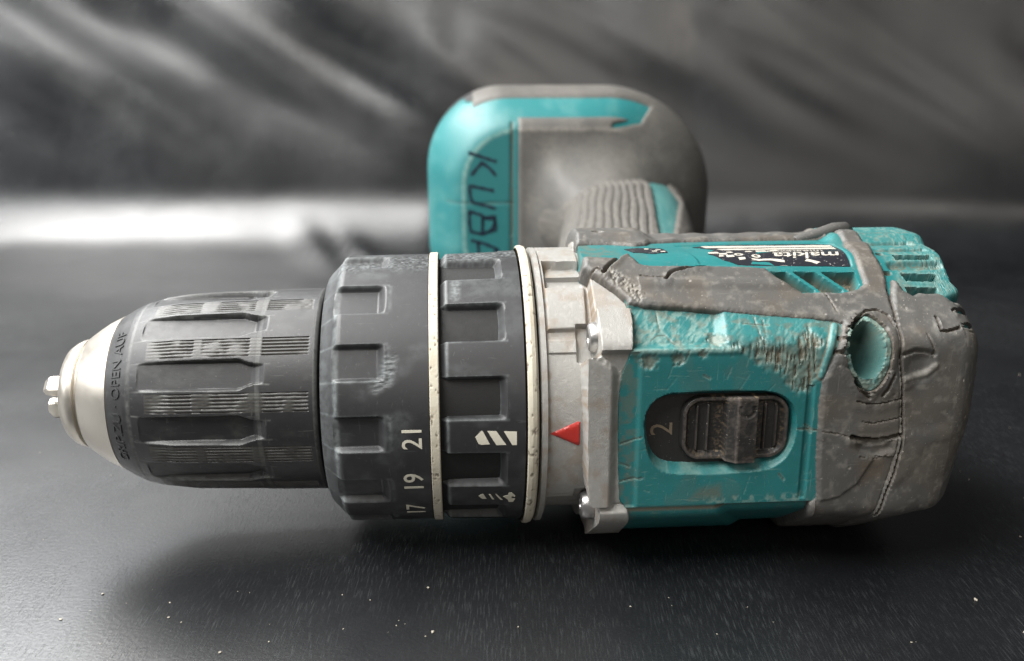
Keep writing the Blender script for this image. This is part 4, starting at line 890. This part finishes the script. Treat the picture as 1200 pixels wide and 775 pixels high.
def housing():
    th = dense_thetas(0.36, -82, 120, 3.0)
    xs = np.concatenate([np.arange(26.6, 118, 0.22), 124 - 6 * (1 - np.linspace(0, 1, 30)) ** 1.7])
    X, T = np.meshgrid(xs, th, indexing='ij'); Tw = wrapdeg(T)
    R, w, dr, dv, de = teal_field(X, Tw)
    R = np.maximum(R, 0.3)
    ex = edge_x_silver(Tw)
    sh = grid_mesh('motor_housing', polar(warp(X, Tw), T, R), M['teal'], drill, {'wear': w, 'dirt': dr}, wrap=True, keep=(X > ex - 0.8), sharp=45)
    R, w, dr, d = rubber_field(X, Tw, RUB_MAIN, 0.85)
    R = np.maximum(R, 0.3)
    d2 = sdf(X, Tw * K, S(RUB_MAIN + []))
    kp = (d < 0.75)
    dE = sdf(X, Tw * K, S(ELL))
    grid_mesh('rubber_grip_cover', polar(warp(X, Tw), T, R), M['rubber'], sh, {'wear': w, 'dirt': dr}, wrap=True, keep=kp & (dE > -0.6), sharp=50)
    R, w, dr, d = rubber_field(X, Tw, RUB_CAP, 1.15, True)
    R = np.maximum(R, 0.3)
    grid_mesh('rear_bumper', polar(warp(X, Tw), T, R), M['rubber'], sh, {'wear': w, 'dirt': dr}, wrap=True, keep=(d < 0.75), sharp=50)
    # upper rail of rubber beyond the label
    RAIL = [(28.0, 94.0), (31, 95.2), (36, 94.5), (39.5, 91.6), (41, 90.5), (43.5, 92), (45, 96), (52, 98.4), (58, 99), (66, 99.5), (86.8, 99.5), (87.2, 150), (27.5, 150)]
    R, w, dr, d = rubber_field(X, Tw, RAIL, 0.8)
    z = np.hypot(X - 33.6, (Tw - 103) * K); R = R - 1.6 * sstep(1.6, 0.5, z); dr = np.maximum(dr, sstep(1.6, 0.7, z))
    R = R + 0.35 * np.sin(X * 0.9) * sstep(38, 44, X) * 0.3
    grid_mesh('rubber_rail', polar(warp(X, Tw), T, np.maximum(R, 0.3)), M['rubber'], sh, {'wear': w, 'dirt': dr}, wrap=True, keep=(d < 0.7) & (Tw > 85), sharp=50)
    # loose flap standing up by the frame
    P = []
    for i, (x, t, r) in enumerate([(76, 101, 31.6), (81, 101.5, 32.4), (85, 102, 33.4), (89, 102.5, 34.6), (92, 103, 34.9), (93.6, 103.5, 34.2)]):
        P.append((x, -r * math.cos(rad(t)), r * math.sin(rad(t))))
    tube('torn_flap', P, [0.6, 1.1, 1.4, 1.5, 1.35, 0.7], M['rubber'], sh, 10)
    # body surface for things laid on it
    surf = cylsurf(lambda u, t: body_base(np.asarray(u), np.asarray(t)))
    # speed switch
    swp = patch('switch_plate', S([(52.8 + (a - 52.8) * 0.97, 3.2 + (b - 3.2) * 0.93) for a, b in SW_OUT]), cylsurf(lambda u, t: 30.8 / np.maximum(np.cos(np.radians(t - 3)), .5)), -0.8, 0, M['switch'], sh, 0.6)
    sw_knob(sh)
    text_on('speed_number', '2', 6.6, (41.7, 3.2), cylsurf(lambda u, t: 30.8 / np.cos(np.radians(t - 3))), M['switch_line'], sh, rot=90, offset=-0.02, h1=0.12)
    # screw at the bottom of the well
    t = rad(28.6); c = np.array([82.4, -math.cos(t) * 22.5, math.sin(t) * 22.5])
    n_ = Vector((0, -math.cos(t), math.sin(t)))
    o = lathe('screw', [(0, 0.3), (0.0, 0.9), (0.5, 1.0), (0.5, 2.2), (0.3, 2.5), (-1.5, 2.5)][::-1], M['screw'], sh, n=32, sharp=30)
    o.matrix_local = Matrix.Translation(Vector((81.3, 0, 0)) + n_ * 24.6) @ n_.to_track_quat('X', 'Z').to_matrix().to_4x4()
    # label
    label(sh)
    return sh

def sw_knob(parent):
    u = np.arange(44.3, 68.0, 0.16); v = np.arange(-9.2, 17.4, 0.26)
    U, V = np.meshgrid(u, v, indexing='ij')
    def rrect(x0, x1, y0, y1, r):
        cx, cy = (x0 + x1) / 2, (y0 + y1) / 2
        qx = np.abs(U - cx) - ((x1 - x0) / 2 - r); qy = np.abs(V * K - cy * K) - ((y1 - y0) / 2 * K - r)
        return np.hypot(np.maximum(qx, 0), np.maximum(qy, 0)) + np.minimum(np.maximum(qx, qy), 0) - r
    d = rrect(44.8, 67.5, -8.7, 16.6, 4.4)
    H = 2.2 * sstep(0.0, -0.7, d) - 1.2
    rimz = d + 1.6
    H = H - 1.1 * sstep(0.35, -0.35, rimz)
    n2 = vnoise(U * 1.8, V * 1.4, 201, 3)
    for x0 in (48.4, 50.6, 62.3, 64.6):
        H = H + 0.7 * sstep(0.42, 0.12, np.abs(U - x0)) * sstep(-0.2, -0.8, rimz)
    bar = sstep(0.2, -0.2, np.abs(U - 57.0) - 3.1) * sstep(-8.1, -7.4, V) * (1 - sstep(15.3, 16.0, V))
    top = 3.0 - 0.55 * np.clip(56.0 - U, 0, 3) - 0.03 * (U - 56)
    H = H * (1 - bar) + np.maximum(H, top) * bar
    mound = sstep(1.6, 0.2, np.hypot(U - 58.0, (V - 11.0) * K))
    H = H - 0.18 * sstep(0.5, 0.1, np.abs(np.hypot(U - 57.8, (V - 11.4) * K) - 1.5)) * bar * (V < 12.5)
    H = H + (n2 - 0.5) * 0.07
    wear = 0.35 * bar * sstep(0.5, 0.1, np.abs(U - 56.0)) + 0.4 * bar * sstep(0.6, 0.0, np.abs(V - 15.2) * K) + 0.22 * sum(sstep(0.4, 0.0, np.abs(U - q)) for q in (48.4, 50.6, 62.3, 64.6)) * (1 - bar) * sstep(-0.2, -0.8, rimz) + 0.15 * bar * sstep(0.45, 0.7, vnoise(U*.6, V*.5, 5, 3)) + 0.4 * sstep(0.5, 0.0, np.abs(d + 1.0)) * (0.3 + n2)
    dirt = (0.5 * sstep(0.50, 0.78, vnoise(U * 2.6, V * 2.0, 211, 3)) * (sstep(2.4, 0.4, np.abs(np.abs(U - 57) - 3.6)) + sstep(0.9, 0.1, np.abs(rimz)) * 0.8)) * (1 - 0.7 * bar)
    dirt += 0.8 * sstep(14.6, 15.6, V) * sstep(0.5, 0.7, n2) * (np.abs(U - 57) < 6)
    r = 31.5 / np.cos(np.radians(V - 3)) + H
    P = polar(U, V, r)
    k = grid_mesh('speed_switch', P, M['switch'], parent, {'wear': np.clip(wear, 0, 1), 'dirt': np.clip(dirt, 0, 1)}, keep=(d < 0.45), sharp=42)
    return k

def label(parent):
    rl = lambda u, t: body_base(np.asarray(u), np.asarray(t)) - 0.32
    sf = cylsurf(rl)
    rs = random.Random(3)
    def rag(pts, amp=0.35):
        out = []
        for i, (a, b) in enumerate(pts):
            c, e = pts[(i + 1) % len(pts)]
            n = max(1, int(math.hypot(c - a, (e - b) * K) / 1.2))
            for j in range(n):
                out.append(((a + (c - a) * j / n) + rs.uniform(-amp, amp) * 0.5, (b + (e - b) * j / n) + rs.uniform(-amp, amp)))
        return out
    lab = patch('nameplate', S(rag([(57.5, 69.5), (60.0, 66.8), (63.2, 65.2), (84.0, 64.6), (84.6, 70.6), (85.6, 80), (85.6, 91.5), (80, 93.3), (64.7, 93.6), (57.2, 92), (53.8, 90), (55.0, 88.5), (58, 84), (56.0, 79), (55.3, 76)], 0.3)), sf, -0.25, 0.10, M['label'], parent, 0.6)
    def strip(pts, h=0.16, mat='label_white', nm='label_stripe', a=0.25):
        patch(nm, S(rag(pts, a)), sf, 0.0, h, M[mat], lab, 0.6)
    strip([(56.5, 87.2), (85.2, 86.0), (85.3, 89.6), (56, 91.0)])
    strip([(59.5, 82.2), (84.9, 81.6), (85.0, 84.6), (58.5, 85.0)])
    for (x, t, w) in ((56.6, 77.5, 1.1), (58.4, 75.6, 1.0), (60.2, 78.2, 0.8), (59.4, 72.8, 0.9), (61.6, 70.4, 0.8), (57.6, 73.0, 0.6), (67.5, 79.3, 1.3), (70.5, 79.8, 1.0), (64.5, 79.0, 0.8)):
        strip([(x - w, t - w * 1.2), (x + w, t - w), (x + w * 0.9, t + w * 1.3), (x - w * 0.8, t + w)], nm='torn_print', a=0.3)
    strip([(63.6, 69.0), (66.0, 68.4), (70.5, 67.6), (70.6, 68.5), (66.5, 69.9), (63.8, 70.0)], nm='torn_print', a=0.5)
    strip([(74.8, 68.0), (77.2, 66.2), (78.0, 67.2), (75.4, 69.4)], nm='torn_print', a=0.4)
    # torn-through places where the teal shows again
    strip([(65.5, 75.4), (68.8, 77.2), (69.4, 78.2), (66.3, 77.6)], 0.14, 'teal', 'bare_patch', 0.3)
    strip([(63.0, 66.4), (67.8, 65.6), (67.0, 67.4), (63.4, 68.0)], 0.14, 'teal', 'bare_patch', 0.3)
    # round symbols
    for (x, t) in ((65.0, 72.4), (61.6, 74.6)):
        o = [(x + 0.95 * math.cos(a), (t * K + 0.95 * math.sin(a)) / K) for a in np.linspace(0, 2 * math.pi, 20, endpoint=False)]
        i = [(x + 0.5 * math.cos(a), (t * K + 0.5 * math.sin(a))) for a in np.linspace(0, 2 * math.pi, 14, endpoint=False)]
        patch('printed_ring', S(o), sf, 0.0, 0.16, M['label_white'], lab, 0.5, holes=[i])
    text_on('maker_name', 'makita', 5.6, (76.8, 73.4), sf, M['label_white'], lab, rot=180, shear=0.35, offset=0.05, h0=0.0, h1=0.17, sx=1.0)
    text_on('small_print', 'LITHIUM-ION 18V', 1.7, (74.5, 79.4), sf, M['label_white'], lab, rot=180, offset=0.0, h0=0.0, h1=0.16)
    # remnant of the second label, front
    st2 = patch('label_remnant', S(rag([(38.0, 84), (38.8, 78.5), (42.5, 76.0), (46.3, 77.0), (46.6, 82), (45.8, 85.5), (41, 86.5)], 0.7)), cylsurf(lambda u, t: body_base(np.asarray(u), np.asarray(t))), -0.1, 0.14, M['label'], parent, 0.6)
    for (x, t) in ((44.0, 79.6), (45.0, 82.0), (42.6, 83.8), (45.6, 78.6)):
        patch('torn_print', S(rag([(x - .5, t - .7), (x + .5, t - .6), (x + .5, t + .7), (x - .5, t + .7)], 0.3)), cylsurf(lambda u, t: body_base(np.asarray(u), np.asarray(t))), 0.0, 0.2, M['label_white'], st2, 0.5)

M['switch_line'] = mat_worn('dusty_engraving', (0.16, 0.125, 0.085), (0.3, 0.26, 0.2), (0.2, 0.15, 0.1), 0.7, 0.8, scratch=0.2)

# ---- handle, foot and battery ----------------------------------------
def handle():
    ys = np.concatenate([np.arange(18, 150, 1.5), np.arange(150, 186, 1.0)])
    ph = np.radians(np.arange(0, 360, 1.0))
    Yg, PH = np.meshgrid(ys, ph, indexing='ij')
    a = 24 + 2.0 * sstep(60, 150, Yg) + 8 * sstep(158, 184, Yg)
    b = 18.3 + 1.4 * sstep(90, 150, Yg) + 1.5 * sstep(166, 186, Yg)
    cx = 42 + 0.18 * Yg - 7 * sstep(158, 184, Yg)
    n = 2.3
    c, s = np.cos(PH), np.sin(PH)
    rr = (np.abs(c / a) ** n + np.abs(s / b) ** n) ** (-1 / n)
    def P(h):
        r = rr + h
        return np.stack([cx + r * c, Yg, r * s], -1)
    xloc = rr * c
    up = np.abs(s) > 0.45
    g = 0
    for k in range(-7, 3):
        x0 = k * 3.0 + 0.3 * np.sin(Yg / 9 + k)
        g = g + sstep(0.75, 0.25, np.abs(xloc - x0))
    n1 = vnoise(Yg * 0.3, np.degrees(PH) * 0.25, 301, 3)
    tealz = (xloc - 9.0)
    dteal = np.minimum(xloc - 8.5, 21.5 - xloc + (Yg - 150) * 0.10)    # positive inside the bare stripe
    rib = -0.75 * g * up * sstep(20, 60, Yg)
    cover = np.where(dteal > 0, -2.4 * sstep(0, 0.9, dteal), 0.0)
    cap0 = grid_mesh('handle', P(-1.5), M['teal_far'], drill, {'wear': 0.4 * n1, 'dirt': 0.1 + 0 * n1}, wrap=True, flip=True)
    grid_mesh('handle_grip', P(rib + cover + (n1 - .5) * 0.4), M['rubber'], cap0, {'wear': 0.3 * n1, 'dirt': 0.2 * n1}, wrap=True, flip=True)
    # trigger on the front of the handle
    V = []; F = []
    for i, y in enumerate(np.linspace(36, 66, 13)):
        q = (y - 36) / 30
        fx = 34.0 - 5.5 * math.sin(math.pi * q) + 3 * q
        for k in range(12):
            t = math.pi * k / 11
            V.append((40 - (40 - fx) * math.sin(t) ** 0.6, y, 8.0 * math.cos(t)))
    for i in range(12):
        for k in range(11): F.append((i*12+k, i*12+k+1, (i+1)*12+k+1, (i+1)*12+k))
    mesh_np('trigger', V, F, M['black'], drill)

def foot_outline(t, inset, rnd=(34, 26, 34, 46)):
    """rounded rectangle, t 0..1 around; corner radii: front-top, front-bottom, rear-bottom, rear-top"""
    x0, x1, z0, z1 = -9.6 + inset, 113.0 - inset, -38.3 + inset, 53.5 - inset
    pts = []
    r = [max(q - inset * 0.75, 3) for q in rnd]
    cs = [(x0 + r[0], z1 - r[0], r[0], 90, 180), (x0 + r[1], z0 + r[1], r[1], 180, 270), (x1 - r[2], z0 + r[2], r[2], 270, 360), (x1 - r[3], z1 - r[3], r[3], 0, 90)]
    for (cx, cz, q, a0, a1) in cs:
        for a in np.linspace(a0, a1, 44): pts.append((cx + q * math.cos(rad(a)), cz + q * math.sin(rad(a))))
    pts = np.array(pts); nx = np.vstack([pts, pts[:1]])
    L = np.concatenate([[0], np.cumsum(np.hypot(*np.diff(nx, axis=0).T))]); L /= L[-1]
    return np.stack([np.interp(t, L, nx[:, 0]), np.interp(t, L, nx[:, 1])], -1)

def foot():
    t = np.linspace(0, 1, 420, endpoint=False)
    rows = []; dd = []
    for y in (212.0, 208, 204, 200.5):
        rows.append(np.column_stack([foot_outline(t, 0.0), np.full(len(t), y)])); dd.append(np.full(len(t), 0.0))
    for d in np.concatenate([np.arange(0.4, 14.5, 0.6), np.arange(14.5, 16.6, 0.3)]):
        y = 179.5 + 17.5 * ((15 - min(d, 15)) / 15) ** 1.6 + 2.5 * max(0, 1 - d / 3.0) ** 2
        rows.append(np.column_stack([foot_outline(t, d), np.full(len(t), y)])); dd.append(np.full(len(t), d))
    last = rows[-1][:, :2]; c = np.array([64.0, 6.0])
    for k in np.linspace(1, 0.02, 72)[1:]:
        p = c + (last - c) * k
        rows.append(np.column_stack([p, np.full(len(t), 179.5)])); dd.append(np.full(len(t), 16.5 + (1 - k) * 30))
    A = np.array(rows); D = np.array(dd)
    X, Z, Y = A[..., 0], A[..., 1], A[..., 2]
    soft = 179.5 + 17.5 * np.clip((34 - D) / 34, 0, 1) ** 2.4
    Y = np.where(D > 0.2, Y + (soft - Y) * sstep(52, 88, X), Y)
    # neck shoulder swelling towards the handle, sunk groove in front
    sh = np.exp(-((X - 68) / 34) ** 2 - ((Z - 2) / 27) ** 2)
    onface = sstep(12, 44, D) * sstep(29, 46, X)
    Y = Y - 26 * sh * onface
    # rear right side falls away more roundly
    Y = Y + 0 * X
    n1 = vnoise(X * 0.12, Z * 0.12, 401, 3)
    P = np.stack([X, Y, Z], -1)
    Pt = P.copy()
    gro = sstep(0.7, 0.25, np.abs(X - 25.6)) * (D > 12) + 0.35 * sstep(0.5, 0.2, np.abs(Z - 8.5)) * (X < 26) * (D > 8)
    Pt[..., 1] += 0.9 * gro
    hole = sstep(2.2, 1.4, np.hypot(X - 8.5, (Z - 50) * 1.4)) * (D < 8) * (Z > 0)
    Pt[..., 2] -= 2.0 * hole
    wear = 0.85 * sstep(1.3, 0.2, np.abs(D - 15.2)) * (X < 26) * (0.5 + 0.6 * n1) + 0.10 * sstep(0.45, 0.7, n1) * (D < 14)  # pale line along the bevel ridge is a painted highlight; the mottling is wear
    ft = grid_mesh('foot', Pt, M['teal_far'], drill, {'wear': np.clip(wear, 0, 1), 'dirt': np.clip(hole + 0.9 * gro, 0, 1)}, wrap=True, flip=False)
    # rubber bumpers on the foot
    slant = X - 84 - (Z - 45) * 0.9
    m = np.maximum(np.maximum(np.minimum(X - 28.2, D - 10.4), slant * sstep(0, 1, D + 1)), np.where(Z > 0, np.minimum(3.4 - D, X - 10), np.minimum(12 - D, X - 10)))
    h = np.where(m > 0, 0.9 * np.sqrt(np.clip(m / 1.2, 0, 1)), -2.0 * sstep(0, -1.0, m))
    nrm_y = -np.where(D > 1, 1.0, 0.0)
    cxz = np.stack([X - 52, Z * 1.2], -1); cl = np.linalg.norm(cxz, axis=-1) + 1e-6
    side = sstep(14, 2, D)
    Q = P.copy()
    Q[..., 1] += -h * (1 - 0.5 * side)
    Q[..., 0] += h * side * cxz[..., 0] / cl * 0.8; Q[..., 2] += h * side * np.sign(Z) * 0.8
    nick = sstep(1.6, 0.3, seg_dist(X, Z, [(68, 39.5), (74, 40.2), (79, 41)]))
    Q[..., 1] += 1.6 * nick
    grid_mesh('foot_bumper', Q, M['rubber'], ft, {'wear': np.clip(0.35 * n1 + 0.5 * sstep(1.2, 0.3, np.abs(D - 15)) * (X > 28) * (1 - sstep(66, 76, X)), 0, 1), 'dirt': np.clip(nick * 0.8, 0, 1)}, wrap=True, keep=(m > -0.9))  # ridge highlight continued on the rubber, painted in through the wear mask
    # battery pack behind the foot
    rows = []
    for (y, i) in ((205, 1.2), (212.5, 1.2), (213, 0.8), (236, 0.8), (240, 2.2), (242, 5), (242.2, 30)):
        rows.append(np.column_stack([foot_outline(t, i), np.full(len(t), y)]))
    A = np.array(rows); P = np.stack([A[..., 0], A[..., 2], A[..., 1]], -1)
    bt = grid_mesh('battery', P, M['black'], drill, wrap=True, flip=True, sharp=40)
    V = [(A[-1, i, 0], 242.2, A[-1, i, 1]) for i in range(0, len(t), 6)]
    mesh_np('battery_base', V, [tuple(range(len(V)))], M['black'], bt, smooth=False)
    # hand-written letters on the foot
    for k in 'KUBA':
        lt = None
        for s in TR['KUBA'][k]:
            pts = [(a, 179.35, b) for a, b in s]
            # round off the corners a little
            V = []
            for i in range(len(pts) - 1):
                a = Vector(pts[i]); b = Vector(pts[i + 1]); n = max(2, int((b - a).length / 1.0))
                for j in range(n): V.append(a + (b - a) * j / n)
            V.append(Vector(pts[-1]))
            V = [Vector((p.x, p.y, p.z)) for p in V]
            W = []; Fc = []
            for i, p in enumerate(V):
                d = (V[min(i + 1, len(V) - 1)] - V[max(i - 1, 0)]); d.y = 0; d.normalize()
                nn = Vector((-d.z, 0, d.x)) * (0.62 + 0.12 * math.sin(i * 1.7))
                W += [p + nn, p - nn, p + nn + Vector((0, 0.3, 0)), p - nn + Vector((0, 0.3, 0))]
            for i in range(len(V) - 1):
                a = i * 4; b = a + 4
                Fc += [(a, b, b + 1, a + 1), (a + 2, a, b, b + 2)[::-1], (a + 1, a + 3, b + 3, b + 1)[::-1]]
            mesh_np('pen_stroke', [tuple(w) for w in W], Fc, M['ink'], ft, smooth=False)

chuck_parts()
rings()
gear_housing()
housing()
handle()
foot()

# ------------------------------------------------------------------ crumbs and hairs on the sheet
def crumbs():
    rs = random.Random(12)
    bm = bmesh.new()
    def bit(x, y, r, fl=0.5):
        c = bmesh.ops.create_icosphere(bm, subdivisions=1, radius=r)
        sx, sy = rs.uniform(0.6, 1.6), rs.uniform(0.6, 1.4); a = rs.uniform(0, 3.14)
        for v in c['verts']:
            p = v.co * rs.uniform(0.7, 1.2); px, py = p.x * sx, p.y * sy
            v.co = (x + px * math.cos(a) - py * math.sin(a), y + px * math.sin(a) + py * math.cos(a), r * fl * 0.9 + p.z * fl)
    for (x, y, r) in ((-41, -53, .30), (-24, -74, .32), (-67, -78, .28), (62, -62, .35), (89, -50, .25), (-88, -60, .3), (-55, -60, .3), (108, -36, .4), (112, -47, .35), (125, -30, .35), (60, -70, .35), (-71, -34, .35)):
        bit(x, y, r)
    for i in range(300):
        x = rs.uniform(-150, 190); y = rs.uniform(-95, 60) if rs.random() < 0.8 else rs.uniform(60, 300)
        if -92 < x < 125 and -30 < y < 40: continue
        bit(x, y, rs.choice([.10, .12, .15, .15, .2, .28]))
    me = bpy.data.meshes.new('crumbs'); bm.to_mesh(me); bm.free(); me.materials.append(M['crumb'])
    o = bpy.data.objects.new('crumbs', me); link(o); o.scale = (MM,) * 3; o.location = (0, 0, 0)
    o['kind'] = 'stuff'; o['label'] = 'pale crumbs and dust scattered on the black sheet'
crumbs()
